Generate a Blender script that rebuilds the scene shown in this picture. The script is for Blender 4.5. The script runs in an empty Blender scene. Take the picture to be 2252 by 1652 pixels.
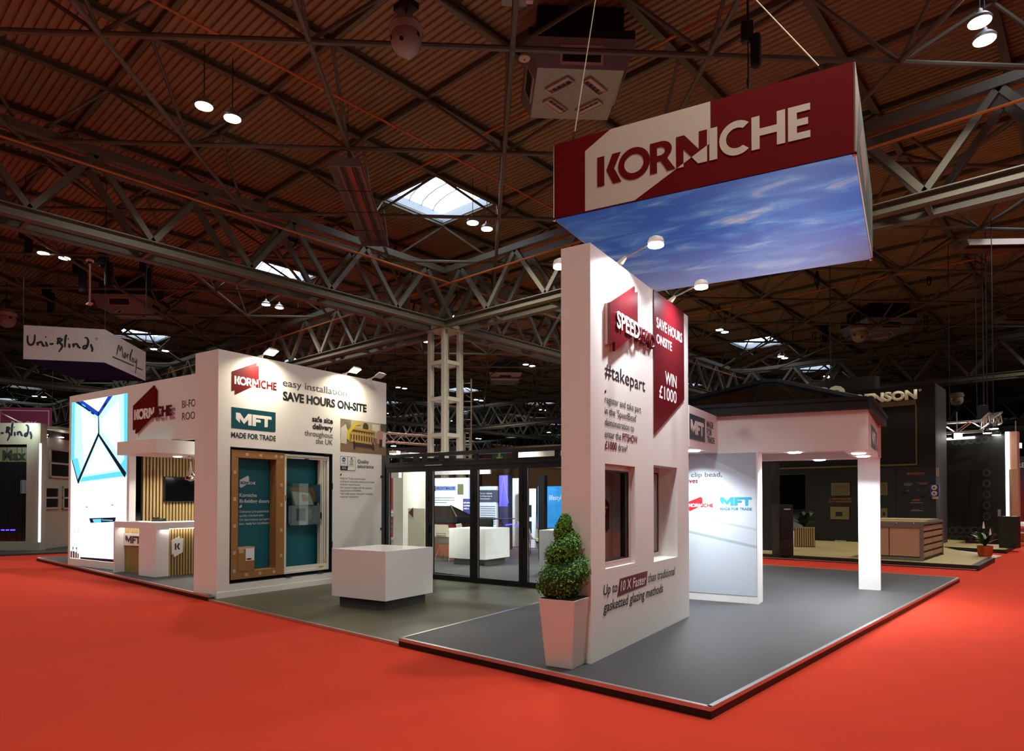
import bpy, bmesh, math, random
from math import sin, cos, radians, pi, sqrt, atan2, degrees
from mathutils import Vector, Matrix
from mathutils.geometry import tessellate_polygon

random.seed(7)
scene = bpy.context.scene
COL = scene.collection

# ---------------------------------------------------------------- camera, world, exposure
F_PX = 1460.0
YAW = radians(42.0)
PITCH = radians(1.0)
CAM_Z = 1.65
cam_data = bpy.data.cameras.new('camera')
cam_data.sensor_fit = 'HORIZONTAL'
cam_data.sensor_width = 36.0
cam_data.lens = 36.0 * F_PX / 2252.0
cam_data.shift_y = (1072.5 - 826.0) / 2252.0
cam_data.clip_end = 400.0
cam = bpy.data.objects.new('camera', cam_data)
cam.location = (0, 0, CAM_Z)
cam.rotation_euler = (pi / 2 + PITCH, 0, YAW)
COL.objects.link(cam)
scene.camera = cam

world = bpy.data.worlds.new('overcast_sky')
scene.world = world
world.use_nodes = True
world.node_tree.nodes['Background'].inputs[0].default_value = (0.80, 0.90, 1.0, 1)
world.node_tree.nodes['Background'].inputs[1].default_value = 0.9

scene.view_settings.view_transform = 'Standard'
scene.view_settings.look = 'None'
scene.view_settings.gamma = 1.0
scene.view_settings.use_curve_mapping = False
scene.view_settings.exposure = 0.0
cy = scene.cycles
cy.use_denoising = True
cy.max_bounces = 7
cy.diffuse_bounces = 4
cy.glossy_bounces = 3
cy.transmission_bounces = 4
cy.transparent_max_bounces = 10
cy.caustics_reflective = False
cy.caustics_refractive = False
cy.sample_clamp_indirect = 6.0
cy.use_light_tree = True

HALL_LAMP_W = 325.0          # one pair of hall lamps
HALL_LAMP_COL = (1.0, 0.93, 0.80)

# ---------------------------------------------------------------- geometry helpers
def gz(px, py, z):
    """world point on the horizontal plane z seen at a photo pixel"""
    x = (px - 1126) / F_PX; zz = -(py - 1072.5) / F_PX
    d = Vector((x, cos(PITCH) - zz * sin(PITCH), sin(PITCH) + zz * cos(PITCH)))
    t = (z - CAM_Z) / d.z
    return Vector((d.x * t * cos(YAW) - d.y * t * sin(YAW), d.x * t * sin(YAW) + d.y * t * cos(YAW), z))

def at(px, py, depth):
    """world point at a photo pixel and a distance ahead of the camera"""
    x = (px - 1126) / F_PX; zz = -(py - 1072.5) / F_PX
    d = Vector((x, cos(PITCH) - zz * sin(PITCH), sin(PITCH) + zz * cos(PITCH)))
    t = depth / d.y
    return Vector((d.x * t * cos(YAW) - d.y * t * sin(YAW), d.x * t * sin(YAW) + d.y * t * cos(YAW), CAM_Z + d.z * t))

def lin(c):
    c /= 255.0
    return c / 12.92 if c <= 0.04045 else ((c + 0.055) / 1.055) ** 2.4

MATS = {}
def mat(name, rgb, rough=0.5, metal=0.0, emit=0.0, var=0.0, vscale=6.0, bump=0.0, bscale=40.0, spec=0.5, stretch=None, alpha=None, ecol=None):
    """Principled material with optional noise variation of colour and bump"""
    if name in MATS: return MATS[name]
    m = bpy.data.materials.new(name); m.use_nodes = True
    nt = m.node_tree; p = nt.nodes['Principled BSDF']
    col = tuple(lin(v) for v in rgb) + (1,)
    p.inputs['Base Color'].default_value = col
    p.inputs['Roughness'].default_value = rough
    p.inputs['Metallic'].default_value = metal
    p.inputs['Specular IOR Level'].default_value = spec
    if emit:
        p.inputs['Emission Color'].default_value = (tuple(lin(v) for v in ecol) + (1,)) if ecol else col
        p.inputs['Emission Strength'].default_value = emit
    if var or bump:
        tc = nt.nodes.new('ShaderNodeTexCoord'); mp = nt.nodes.new('ShaderNodeMapping')
        nt.links.new(tc.outputs['Object'], mp.inputs['Vector'])
        if stretch: mp.inputs['Scale'].default_value = stretch
    if var:
        n = nt.nodes.new('ShaderNodeTexNoise'); n.inputs['Scale'].default_value = vscale; n.inputs['Detail'].default_value = 4
        nt.links.new(mp.outputs['Vector'], n.inputs['Vector'])
        mx = nt.nodes.new('ShaderNodeMix'); mx.data_type = 'RGBA'
        mx.inputs['A'].default_value = tuple(max(0, v * (1 - var)) for v in col[:3]) + (1,)
        mx.inputs['B'].default_value = tuple(min(1, v * (1 + var)) for v in col[:3]) + (1,)
        nt.links.new(n.outputs['Fac'], mx.inputs['Factor'])
        nt.links.new(mx.outputs['Result'], p.inputs['Base Color'])
    if bump:
        n2 = nt.nodes.new('ShaderNodeTexNoise'); n2.inputs['Scale'].default_value = bscale
        nt.links.new(mp.outputs['Vector'], n2.inputs['Vector'])
        b = nt.nodes.new('ShaderNodeBump'); b.inputs['Strength'].default_value = bump; b.inputs['Distance'].default_value = 0.01
        nt.links.new(n2.outputs['Fac'], b.inputs['Height']); nt.links.new(b.outputs['Normal'], p.inputs['Normal'])
    MATS[name] = m
    return m

def glass_mat(name, tint=(235, 245, 243), refl=0.16, rough=0.02):
    """thin sheet glass: see-through with a mirror share"""
    if name in MATS: return MATS[name]
    m = bpy.data.materials.new(name); m.use_nodes = True
    nt = m.node_tree; nt.nodes.clear()
    o = nt.nodes.new('ShaderNodeOutputMaterial'); mx = nt.nodes.new('ShaderNodeMixShader')
    t = nt.nodes.new('ShaderNodeBsdfTransparent'); g = nt.nodes.new('ShaderNodeBsdfGlossy')
    t.inputs[0].default_value = tuple(lin(v) for v in tint) + (1,)
    g.inputs['Roughness'].default_value = rough
    fr = nt.nodes.new('ShaderNodeLayerWeight'); fr.inputs['Blend'].default_value = .5
    pw = nt.nodes.new('ShaderNodeMath'); pw.operation = 'POWER'; pw.inputs[1].default_value = 5.0
    mm = nt.nodes.new('ShaderNodeMath'); mm.operation = 'MAXIMUM'; mm.inputs[1].default_value = refl
    nt.links.new(fr.outputs['Facing'], pw.inputs[0]); nt.links.new(pw.outputs[0], mm.inputs[0]); nt.links.new(mm.outputs[0], mx.inputs[0])
    nt.links.new(t.outputs[0], mx.inputs[1]); nt.links.new(g.outputs[0], mx.inputs[2]); nt.links.new(mx.outputs[0], o.inputs[0])
    MATS[name] = m
    return m

ROOT_Z = {}
def thing(name, label, cat, loc=(0, 0, 0), rot=0.0, group=None, kind=None):
    o = bpy.data.objects.new(name, None); COL.objects.link(o)
    o.empty_display_size = 0.1
    o.location = loc; o.rotation_euler = (0, 0, radians(rot))
    ROOT_Z[o.name] = loc[2]
    o['label'] = label; o['category'] = cat
    if group: o['group'] = group
    if kind: o['kind'] = kind
    return o

def tag(o, label, cat, group=None, kind=None):
    o['label'] = label; o['category'] = cat
    if group: o['group'] = group
    if kind: o['kind'] = kind
    return o

def structure(o):
    o['kind'] = 'structure'; return o

def base_z(p):
    while p is not None and p.parent is not None: p = p.parent
    return ROOT_Z.get(p.name, 0.0) if p is not None else 0.0

class MB:
    """collects shapes given in the thing's own ground frame with absolute heights"""
    def __init__(s): s.v = []; s.f = []
    def _add(s, vs, fs):
        k = len(s.v); s.v += [tuple(v) for v in vs]; s.f += [tuple(i + k for i in f) for f in fs]; return s
    def box(s, x0, x1, y0, y1, z0, z1):
        return s._add([(x0,y0,z0),(x1,y0,z0),(x1,y1,z0),(x0,y1,z0),(x0,y0,z1),(x1,y0,z1),(x1,y1,z1),(x0,y1,z1)],
                      [(0,3,2,1),(4,5,6,7),(0,1,5,4),(1,2,6,5),(2,3,7,6),(3,0,4,7)])
    def quad(s, a, b, c, d): return s._add([a, b, c, d], [(0, 1, 2, 3)])
    def prism(s, poly, z0, z1):
        n = len(poly)
        area = sum(poly[i][0]*poly[(i+1)%n][1]-poly[(i+1)%n][0]*poly[i][1] for i in range(n))
        if area < 0: poly = poly[::-1]
        return s._add([(p[0],p[1],z0) for p in poly]+[(p[0],p[1],z1) for p in poly],
                      [tuple(range(n-1,-1,-1)), tuple(range(n,2*n))]+[(i,(i+1)%n,n+(i+1)%n,n+i) for i in range(n)])
    def frustum(s, pa, pb):
        """two closed loops of the same count, joined"""
        n = len(pa)
        return s._add(list(pa)+list(pb), [tuple(range(n-1,-1,-1)), tuple(range(n,2*n))]+[(i,(i+1)%n,n+(i+1)%n,n+i) for i in range(n)])
    def bar(s, a, b, w, h, up=(0,0,1)):
        """rectangular section between two points; w sideways, h along up"""
        a = Vector(a); b = Vector(b); d = (b-a).normalized(); u = Vector(up)
        if abs(d.dot(u)) > .98: u = Vector((1,0,0))
        side = d.cross(u).normalized(); u = side.cross(d).normalized()
        q = [side*sx*w/2+u*sy*h/2 for sx, sy in ((-1,-1),(1,-1),(1,1),(-1,1))]
        return s.frustum([a+k for k in q], [b+k for k in q])
    def tube(s, a, b, r, n=8, r2=None):
        a = Vector(a); b = Vector(b); d = (b-a).normalized()
        u = Vector((0,0,1)) if abs(d.z) < .95 else Vector((1,0,0))
        e = d.cross(u).normalized(); g = d.cross(e).normalized()
        r2 = r if r2 is None else r2
        pa = [a+e*cos(2*pi*i/n)*r+g*sin(2*pi*i/n)*r for i in range(n)]
        pb = [b+e*cos(2*pi*i/n)*r2+g*sin(2*pi*i/n)*r2 for i in range(n)]
        k = len(s.v); s.v += [tuple(p) for p in pa+pb]
        s.f += [tuple(k+i for i in range(n)), tuple(k+n+i for i in range(n-1,-1,-1))]
        s.f += [(k+i, k+n+i, k+n+(i+1)%n, k+(i+1)%n) for i in range(n)]
        return s
    def path(s, pts, r, n=6):
        for a, b in zip(pts[:-1], pts[1:]): s.tube(a, b, r, n)
        return s
    def lathe(s, prof, c=(0,0), n=20):
        """profile of (radius, z) from bottom to top about a vertical axis"""
        k = len(s.v); m = len(prof)
        for r, z in prof:
            for i in range(n):
                s.v.append((c[0]+r*cos(2*pi*i/n), c[1]+r*sin(2*pi*i/n), z))
        for j in range(m-1):
            for i in range(n):
                s.f.append((k+j*n+i, k+j*n+(i+1)%n, k+(j+1)*n+(i+1)%n, k+(j+1)*n+i))
        s.f.append(tuple(k+i for i in range(n-1,-1,-1))); s.f.append(tuple(k+(m-1)*n+i for i in range(n)))
        return s
    def ball(s, c, r, n=20, m=12, sq=1.0):
        prof = [(max(r*sin(pi*j/m), .0005), c[2]-r*sq*cos(pi*j/m)) for j in range(m+1)]
        return s.lathe(prof, (c[0], c[1]), n)
    def build(s, name, material, parent=None, smooth=False, bevel=0.0):
        zo = base_z(parent)
        me = bpy.data.meshes.new(name)
        me.from_pydata([(v[0], v[1], v[2]-zo) for v in s.v], [], s.f)
        me.materials.append(material)
        if smooth:
            for p in me.polygons: p.use_smooth = True
            try: me.set_sharp_from_angle(angle=radians(40))
            except Exception: pass
        o = bpy.data.objects.new(name, me); COL.objects.link(o)
        if parent is not None: o.parent = parent
        if bevel:
            b = o.modifiers.new('edge', 'BEVEL'); b.width = bevel; b.segments = 2; b.limit_method = 'ANGLE'
        return o

# faces for flat graphics: (u along the face, v up, w out of the face) -> thing frame with absolute height
def FX(x=0.0, y0=0.0):   # faces +x, reads towards +y
    return lambda u, v, w: (x + w, y0 + u, v)
def FY(y=0.0, x0=0.0):   # faces -y, reads towards +x
    return lambda u, v, w: (x0 + u, y - w, v)
def FP(o, ud, n):        # any upright face: origin, direction of reading and outward normal in the frame
    return lambda u, v, w: (o[0] + ud[0]*u + n[0]*w, o[1] + ud[1]*u + n[1]*w, v)

def flat_bm(loops_list):
    """bmesh of filled outlines; each entry is a list of loops (outline first, then holes)"""
    bm = bmesh.new()
    for loops in loops_list:
        pts = [p for l in loops for p in l]
        vs = [bm.verts.new((p[0], p[1], 0)) for p in pts]
        for t in tessellate_polygon([[Vector((p[0], p[1], 0)) for p in l] for l in loops]):
            try: bm.faces.new([vs[i] for i in t])
            except ValueError: pass
    return bm

def finish_flat(bm, name, material, parent, face, w0=0.003, thick=0.0):
    """map a flat bmesh in (u, v) on a face; thick > 0 makes raised lettering"""
    bm.normal_update()
    for f in bm.faces:
        if f.normal.z < 0: f.normal_flip()
    if thick:
        r = bmesh.ops.extrude_face_region(bm, geom=list(bm.faces))
        for e in r['geom']:
            if isinstance(e, bmesh.types.BMVert): e.co.z += thick
    zo = base_z(parent)
    for v in bm.verts:
        x, y, z = face(v.co.x, v.co.y, v.co.z + w0)
        v.co = (x, y, z - zo)
    bmesh.ops.recalc_face_normals(bm, faces=list(bm.faces)) if thick else None
    me = bpy.data.meshes.new(name); bm.to_mesh(me); bm.free()
    me.materials.append(material)
    o = bpy.data.objects.new(name, me); COL.objects.link(o)
    if parent is not None: o.parent = parent
    return o

def poly(name, loops_list, material, parent, face, w0=0.003, thick=0.0):
    return finish_flat(flat_bm(loops_list), name, material, parent, face, w0, thick)

def rect(u0, u1, v0, v1): return [[(u0, v0), (u1, v0), (u1, v1), (u0, v1)]]

def text_bm(s, weight=0.0, shear=0.0, spacing=1.0):
    cu = bpy.data.curves.new('lettering', 'FONT')
    cu.body = s; cu.size = 1.0; cu.offset = weight; cu.shear = shear; cu.space_character = spacing
    cu.resolution_u = 3
    ob = bpy.data.objects.new('lettering', cu)
    me = ob.to_mesh()
    bm = bmesh.new(); bm.from_mesh(me)
    ob.to_mesh_clear(); bpy.data.objects.remove(ob); bpy.data.curves.remove(cu)
    return bm

_b = text_bm('H'); CAP_H = max(v.co.y for v in _b.verts); _b.free()

def text(s, u0, u1, base, cap, material, parent, face, weight=0.0, shear=0.0, w0=0.004, thick=0.0, name='lettering', spacing=1.0):
    """a line of lettering filled into u0..u1 with its baseline and capital height"""
    bm = text_bm(s, weight, shear, spacing)
    xs = [v.co.x for v in bm.verts]
    a, b = min(xs), max(xs)
    kx = (u1 - u0) / (b - a); ky = cap / CAP_H
    for v in bm.verts: v.co = ((v.co.x - a) * kx + u0, v.co.y * ky + base, 0)
    return finish_flat(bm, name, material, parent, face, w0, thick)

def merge_bm(a, b):
    me = bpy.data.meshes.new('merge'); b.to_mesh(me); a.from_mesh(me); bpy.data.meshes.remove(me); b.free(); return a

def text_block(lines, u0, base0, pitch, cap, widths, material, parent, face, weight=0.0, shear=0.0, w0=0.004, name='lettering', right=None):
    """several lines as one block of lettering"""
    out = None
    for i, (s, wd) in enumerate(zip(lines, widths)):
        bm = text_bm(s, weight, shear)
        xs = [v.co.x for v in bm.verts]; a, b = min(xs), max(xs)
        kx = wd / (b - a); ky = cap / CAP_H
        x0 = u0 if right is None else right - wd
        for v in bm.verts: v.co = ((v.co.x - a) * kx + x0, v.co.y * ky + base0 - i * pitch, 0)
        out = bm if out is None else merge_bm(out, bm)
    return finish_flat(out, name, material, parent, face, w0)

# brush lettering: strokes as ribbons
def strokes_bm(strokes, w, sx, sy, ox, oy):
    bm = bmesh.new()
    for st in strokes:
        pts = [Vector((p[0]*sx+ox, p[1]*sy+oy)) for p in st]
        if len(pts) > 2:   # smooth once
            q = [pts[0]]
            for a, b in zip(pts[:-1], pts[1:]): q += [a*.75+b*.25, a*.25+b*.75]
            pts = q+[pts[-1]]
        prev = None
        for i, p in enumerate(pts):
            d = (pts[min(i+1, len(pts)-1)]-pts[max(i-1, 0)])
            d = d.normalized() if d.length > 1e-9 else Vector((1, 0))
            n = Vector((-d.y, d.x))*w/2*(0.65+.5*sin(pi*(i+.5)/len(pts)))
            cur = (bm.verts.new((p.x+n.x, p.y+n.y, 0)), bm.verts.new((p.x-n.x, p.y-n.y, 0)))
            if prev: bm.faces.new((prev[0], prev[1], cur[1], cur[0]))
            prev = cur
    return bm

UNI = [[(0,.75),(.0,.3),(.12,.05),(.35,.1),(.45,.4),(.46,.85)], [(.62,.3),(.66,.05)], [(.64,.2),(.82,.33),(.9,.3),(.98,.05),(1.12,.02)],
       [(1.16,.35),(1.24,.06),(1.3,.02)], [(1.12,.72),(1.18,.68)], [(1.4,.2),(1.66,.22)],
       [(1.86,.62),(2.1,.66),(2.22,.55),(2.0,.36),(2.2,.2),(2.22,.0),(2.0,-.36)], [(1.98,.6),(1.9,.2)],
       [(2.5,.95),(2.42,.8),(2.38,.0)], [(2.66,.3),(2.68,.04),(2.74,.02)], [(2.58,.66),(2.64,.62)],
       [(2.92,.32),(2.96,.04)], [(2.95,.2),(3.1,.32),(3.2,.25),(3.3,.02),(3.42,.05)],
       [(3.66,.78),(3.8,.82),(3.92,.6),(3.86,.2),(3.7,-.05),(3.56,.0),(3.6,.18),(3.86,.24)], [(4.16,.3),(4.06,.26),(4.2,.0),(4.14,-.25)]]
MORLEY = [[(0,-.1),(.22,.95),(.3,.2),(.5,.95),(.62,-.1)], [(.75,.3),(.7,.0),(.85,-.02),(.9,.35),(.76,.34)], [(1.0,.4),(1.05,-.05),(1.08,.3),(1.2,.42)],
          [(1.35,-.02),(1.3,.3),(1.62,.98),(1.55,.95),(1.36,.1),(1.5,-.05)], [(1.55,.2),(1.72,.3),(1.6,.0),(1.75,-.02)],
          [(1.85,.4),(1.85,.05),(2.05,.1),(2.12,.5),(2.0,-.6),(1.95,-.9)]]

# the arrow-and-letters emblem
def ring(cx, cy, rx, ry, a0=0, a1=2*pi, n=24):
    return [(cx+rx*cos(a0+(a1-a0)*i/n), cy+ry*sin(a0+(a1-a0)*i/n)) for i in range(n+(0 if abs(a1-a0-2*pi) < 1e-6 else 1))]
L_K = [[[(0,0),(.26,0),(.26,1),(0,1)]], [[(.33,.5),(.57,0),(.88,0),(.62,.5),(.86,1),(.55,1)]]]
L_O = [[ring(1.32,.5,.56,.53), ring(1.32,.5,.34,.31)]]
L_R = [[[(1.88,0),(2.12,0),(2.12,.36),(2.24,.36),(2.46,0),(2.74,0),(2.46,.42)]+ring(2.26,.70,.36,.30,-.75,pi/2,10)+[(1.88,1)],
        [(2.12,.55),(2.12,.82),(2.26,.82),(2.36,.76),(2.39,.69),(2.36,.60),(2.26,.55)]]]
L_N = [[[(2.76,0),(3.0,0),(3.0,.56),(3.47,0),(3.76,0),(3.76,1),(3.50,1),(3.50,.44),(3.03,1),(2.76,1)]]]
L_I = [[[(3.83,0),(4.08,0),(4.08,1),(3.83,1)]]]
L_C = [[ring(4.68,.5,.54,.53,radians(48),radians(312),20)+ring(4.68,.5,.33,.31,radians(312-8),radians(56),20)]]
L_H = [[[(5.12,0),(5.36,0),(5.36,.39),(5.86,.39),(5.86,0),(6.10,0),(6.10,1),(5.86,1),(5.86,.61),(5.36,.61),(5.36,1),(5.12,1)]]]
L_E = [[[(6.18,0),(6.80,0),(6.80,.20),(6.43,.20),(6.43,.40),(6.74,.40),(6.74,.60),(6.43,.60),(6.43,.80),(6.80,.80),(6.80,1),(6.18,1)]]]
ARROW = [(-.064,1.44),(.512,3.13),(.512,2.66),(.564,2.80),(.564,.55),(.405,-.02),(.0096,-1.34),(.0096,-.78),(-.064,-.96)]

def emblem(parent, face, u0, v0, w, cap, m_arrow, m_in, m_out, w0=0.004, thick=0.0, arrow=True, lw=None):
    """arrow shape with its eight letters: the first ones m_in, the last ones m_out, the N divided"""
    if arrow:
        poly('logo_shape', [[[(u0+a*w, v0+b*cap) for a, b in ARROW]]], m_arrow, parent, face, w0, thick)
    lw = w0+thick+.002 if lw is None else lw
    sx = w/6.8
    def sc(ls): return [[[(u0+p[0]*sx, v0+p[1]*cap) for p in l] for l in g] for g in ls]
    pa = Vector((u0+.405*w, v0-.02*cap, 0)); pb = Vector((u0+.564*w, v0+.55*cap, 0))
    nrm = Vector((-(pb-pa).y, (pb-pa).x, 0)).normalized()
    for keep, base, m, nm in ((True, L_K+L_O+L_R, m_in, 'logo_letters'), (False, L_I+L_C+L_H+L_E, m_out, 'logo_letters')):
        bm = flat_bm(sc(base))
        n = flat_bm(sc(L_N))
        bmesh.ops.bisect_plane(n, geom=n.verts[:]+n.edges[:]+n.faces[:], plane_co=pa, plane_no=nrm,
                               clear_inner=keep, clear_outer=not keep)
        merge_bm(bm, n)
        finish_flat(bm, nm, m, parent, face, lw, thick*.6)

L_MFT = [[[(0,1),(.33,1),(.65,.52),(.97,1),(1.27,1),(1.27,0),(.98,0),(.98,.5),(.65,.08),(.32,.52),(.32,.12),(0,.45)]],
         [[(1.33,0),(1.33,1),(2.87,1),(2.95,.93),(2.95,.72),(2.62,.72),(2.62,.06),(2.56,0),(2.34,0),(2.34,.72),(1.62,.72),(1.62,.6),(1.96,.6),(2.02,.55),(2.02,.36),(1.62,.36),(1.62,0)]]]
def mft(parent, face, u0, u1, v0, v1, m, w0=0.005, thick=0.0, name='logo_letters'):
    kx = (u1-u0)/2.95
    return poly(name, [[[(u0+p[0]*kx, v0+p[1]*(v1-v0)) for p in l] for l in g] for g in L_MFT], m, parent, face, w0, thick)

def area_light(name, loc, power, size, col=(1,1,1), target=None, spread=pi, parent=None):
    l = bpy.data.lights.new(name, 'AREA'); l.shape = 'DISK'; l.size = size; l.energy = power; l.color = col; l.spread = spread
    o = bpy.data.objects.new(name, l); COL.objects.link(o); o.location = loc
    d = (Vector(target)-Vector(loc)) if target is not None else Vector((0, 0, -1))
    o.rotation_euler = d.to_track_quat('-Z', 'Y').to_euler()
    return o
def spot_light(name, loc, power, target, angle, col=(1,1,1), blend=.6, size=.06):
    l = bpy.data.lights.new(name, 'SPOT'); l.energy = power; l.color = col; l.spot_size = radians(angle); l.spot_blend = blend; l.shadow_soft_size = size
    o = bpy.data.objects.new(name, l); COL.objects.link(o); o.location = loc
    o.rotation_euler = (Vector(target)-Vector(loc)).to_track_quat('-Z', 'Y').to_euler()
    return o

# ---------------------------------------------------------------- materials
M_WHITE = mat('white_board', (243, 241, 238), .45, var=.03, vscale=3)
M_WHITE_GLOSS = mat('white_laminate', (244, 244, 246), .22)
M_RED = mat('maroon_vinyl', (100, 14, 22), .4, spec=.3)
M_REDM = mat('maroon_fabric', (104, 14, 20), .85, var=.05, spec=.08)
M_BLACK = mat('black_lettering', (18, 20, 26), .5)
M_DGREY = mat('dark_grey_lettering', (62, 66, 74), .5)
M_TEAL = mat('teal_vinyl', (10, 74, 88), .4)
M_TEALP = mat('teal_board', (8, 92, 104), .45, var=.06)
M_LTEAL = mat('bright_teal_print', (52, 160, 186), .45)
M_ANTH = mat('anthracite_aluminium', (30, 32, 36), .4, .3)
M_BLK = mat('black_coated_metal', (12, 12, 13), .5)
M_ALU = mat('bright_aluminium', (205, 208, 206), .3, .9)
M_CHROME = mat('chrome', (225, 225, 228), .06, 1.0)
M_STEEL = mat('galvanised_steel', (150, 146, 142), .45, .6, var=.15, vscale=30)
M_GREYB = mat('grey_plinth_laminate', (74, 74, 76), .5)
M_LED = mat('led_white', (255, 255, 255), .5, emit=9.0)
M_LAMP = mat('lamp_lens', (255, 250, 238), .5, emit=26.0)
M_LAMPW = mat('lamp_lens_warm', (255, 236, 190), .5, emit=30.0)
M_LAMPC = mat('lamp_lens_cool', (235, 247, 255), .5, emit=30.0)
M_GLASS = glass_mat('clear_glass', tint=(244, 250, 249), refl=.05)
M_ROOFGLASS = glass_mat('roof_glass', tint=(140, 165, 165), refl=.22)
# ================================================================ the hall
CX0, CY0, BAY, GR = -21.3, 19.34, 30.0, 3.0
Z_LOW, Z_UP, Z_BEAM, Z_DECK = 11.2, 12.62, 8.90, 12.78

def to_px(p):
    x = p[0]*cos(YAW)+p[1]*sin(YAW); y = -p[0]*sin(YAW)+p[1]*cos(YAW); z = p[2]-CAM_Z
    yc = y*cos(PITCH)+z*sin(PITCH); zc = -y*sin(PITCH)+z*cos(PITCH)
    if yc < .3: return None
    return (1126+F_PX*x/yc, 1072.5-F_PX*zc/yc, yc)
def seen(p, m=60):
    q = to_px(p)
    return q is not None and -m < q[0] < 2252+m and -m < q[1] < 1652+m

M_CARPET = mat('red_carpet', (194, 60, 40), .95, var=.10, vscale=1.6, bump=.25, bscale=260, spec=.1)
M_HALLFLOOR = mat('dark_hall_floor', (52, 48, 46), .8, var=.15, vscale=.8)
M_DECK = mat('roof_deck_sheet', (146, 122, 86), .6, var=.06, vscale=.7)
M_STEELWORK = mat('painted_steelwork', (92, 88, 70), .55, var=.08, vscale=2)
M_TRUSS = mat('grey_painted_truss', (98, 94, 80), .55, var=.08, vscale=2)
M_COLUMN = mat('column_paint', (176, 170, 150), .55, var=.06, vscale=2)
M_SKY = mat('skylight_pane', (232, 242, 255), .3, emit=3.6)
M_SKYFR = mat('skylight_frame', (150, 158, 165), .5)
M_ORANGE = mat('orange_conduit', (200, 110, 40), .5)
M_DARKWALL = mat('dark_hall_wall', (34, 26, 22), .9, var=.2, vscale=.3)

o = MB().box(-115, 32, -16, 115, -.10, -.012).build('floor', M_HALLFLOOR); structure(o)
o = MB().box(-34, 10, -7, 34, -.011, 0).build('floor_carpet', M_CARPET); structure(o)
for n, b in (('wall_back', (-115, 32, 114.6, 115, -.1, 13.4)), ('wall_left', (-115, -114.6, -16, 115, -.1, 13.4)),
             ('wall_right', (31.6, 32, -16, 115, -.1, 13.4)), ('wall_front', (-115, 32, -16, -15.6, -.1, 13.4))):
    structure(MB().box(*b).build(n, M_DARKWALL))

SKY = []
for k in (-2, -1, 0, 1):
    for m in (-1, 0, 1, 2):
        for ox in (3.0, -9.0):
            for oy in (-3.0, 9.0):
                c = (CX0+BAY*k+ox, CY0+BAY*m+oy)
                if -110 < c[0] < 28 and -12 < c[1] < 110: SKY.append(c)

# corrugated roof sheets, open at the rooflights
mb = MB(); P = .1875
nrib = int((113+15)/P)
for i in range(nrib):
    y = CY0-1.5-11*GR+P*i
    cuts = sorted((c[0]-1.5, c[0]+1.5) for c in SKY if c[1]-1.5 <= y+P/2 <= c[1]+1.5)
    x0 = -114.6; segs = []
    for a, b in cuts: segs.append((x0, a)); x0 = b
    segs.append((x0, 31.6))
    prof = [(0, .0), (.105, .0), (.125, .05), (.1675, .05), (P, .0)]
    for a, b in segs:
        k = len(mb.v)
        for py, pz in prof: mb.v += [(a, y+py, Z_DECK+pz), (b, y+py, Z_DECK+pz)]
        for j in range(4): mb.f.append((k+2*j, k+2*j+1, k+2*j+3, k+2*j+2))
structure(mb.build('ceiling', M_DECK))

# rooflights
nsk = 0
for c in SKY:
    if not seen((c[0], c[1], Z_DECK), 260): continue
    nsk += 1
    x, y = c; z = Z_DECK
    fr = MB()
    for (a, b, d, e) in ((-1.5, 1.5, -1.5, -1.42), (-1.5, 1.5, 1.42, 1.5), (-1.5, -1.42, -1.42, 1.42), (1.42, 1.5, -1.42, 1.42)):
        fr.box(x+a, x+b, y+d, y+e, z-.06, z+.30)
    for s in (-.9, -.3, .3, .9):
        pts = [(x+1.42*cos(t), y+s, z+.26+.42*sin(t)) for t in [pi*i/8 for i in range(9)]]
        for p, q in zip(pts[:-1], pts[1:]): fr.bar(p, q, .035, .04)
    f = fr.build('window_%d' % nsk, M_SKYFR); structure(f)
    gl = MB(); n = 10
    pts = [(x+1.46*cos(pi*i/n), z+.28+.45*sin(pi*i/n)) for i in range(n+1)]
    for p, q in zip(pts[:-1], pts[1:]):
        gl.quad((p[0], y-1.5, p[1]), (q[0], y-1.5, q[1]), (q[0], y+1.5, q[1]), (p[0], y+1.5, p[1]))
    for s in (-1.5, 1.5):
        gl._add([(p[0], y+s, p[1]) for p in pts], [tuple(range(n+1))])
    g = gl.build('window_pane', M_SKY, f); g['kind'] = 'structure'

# purlins
for k in range(-31, 18):
    x = CX0+1.5+GR*k
    if -112 < x < 30:
        m_ = MB().box(x-.09, x+.09, -15, 112, Z_UP-.03, Z_UP).box(x-.02, x+.02, -15, 112, Z_UP, Z_DECK-.03).box(x-.09, x+.09, -15, 112, Z_DECK-.03, Z_DECK)
        structure(m_.build('purlin_beam', M_STEELWORK))
for k in range(-11, 31):
    y = CY0+1.5+GR*k
    structure(MB().box(-112, 30, y-.05, y+.05, Z_UP+.02, Z_DECK-.005).build('cross_beam', M_STEELWORK))

# space frame tubes, one object to a bay
bays = {}
for i in range(-31, 18):
    for j in range(-11, 31):
        if (i+j) % 2 == 0: continue
        x, y = CX0+GR*i, CY0+GR*j
        q = to_px((x, y, Z_LOW))
        if q is None or q[2] > 100 or not (-700 < q[0] < 2950): continue
        mb = bays.setdefault(((i+100)//10, (j+100)//10), MB())
        n = 8 if q[2] < 40 else 5
        for dx, dy in ((GR, GR), (GR, -GR)):
            mb.tube((x, y, Z_LOW), (x+dx, y+dy, Z_LOW), .062, n)
        for dx, dy in ((1, 1), (1, -1), (-1, 1), (-1, -1)):
            mb.tube((x, y, Z_LOW), (x+dx*1.5, y+dy*1.5, Z_UP), .045, n)
        if q[2] < 45: mb.ball((x, y, Z_LOW), .095, 10, 6)
for mb in bays.values(): structure(mb.build('space_frame_beam', M_STEELWORK))

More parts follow.
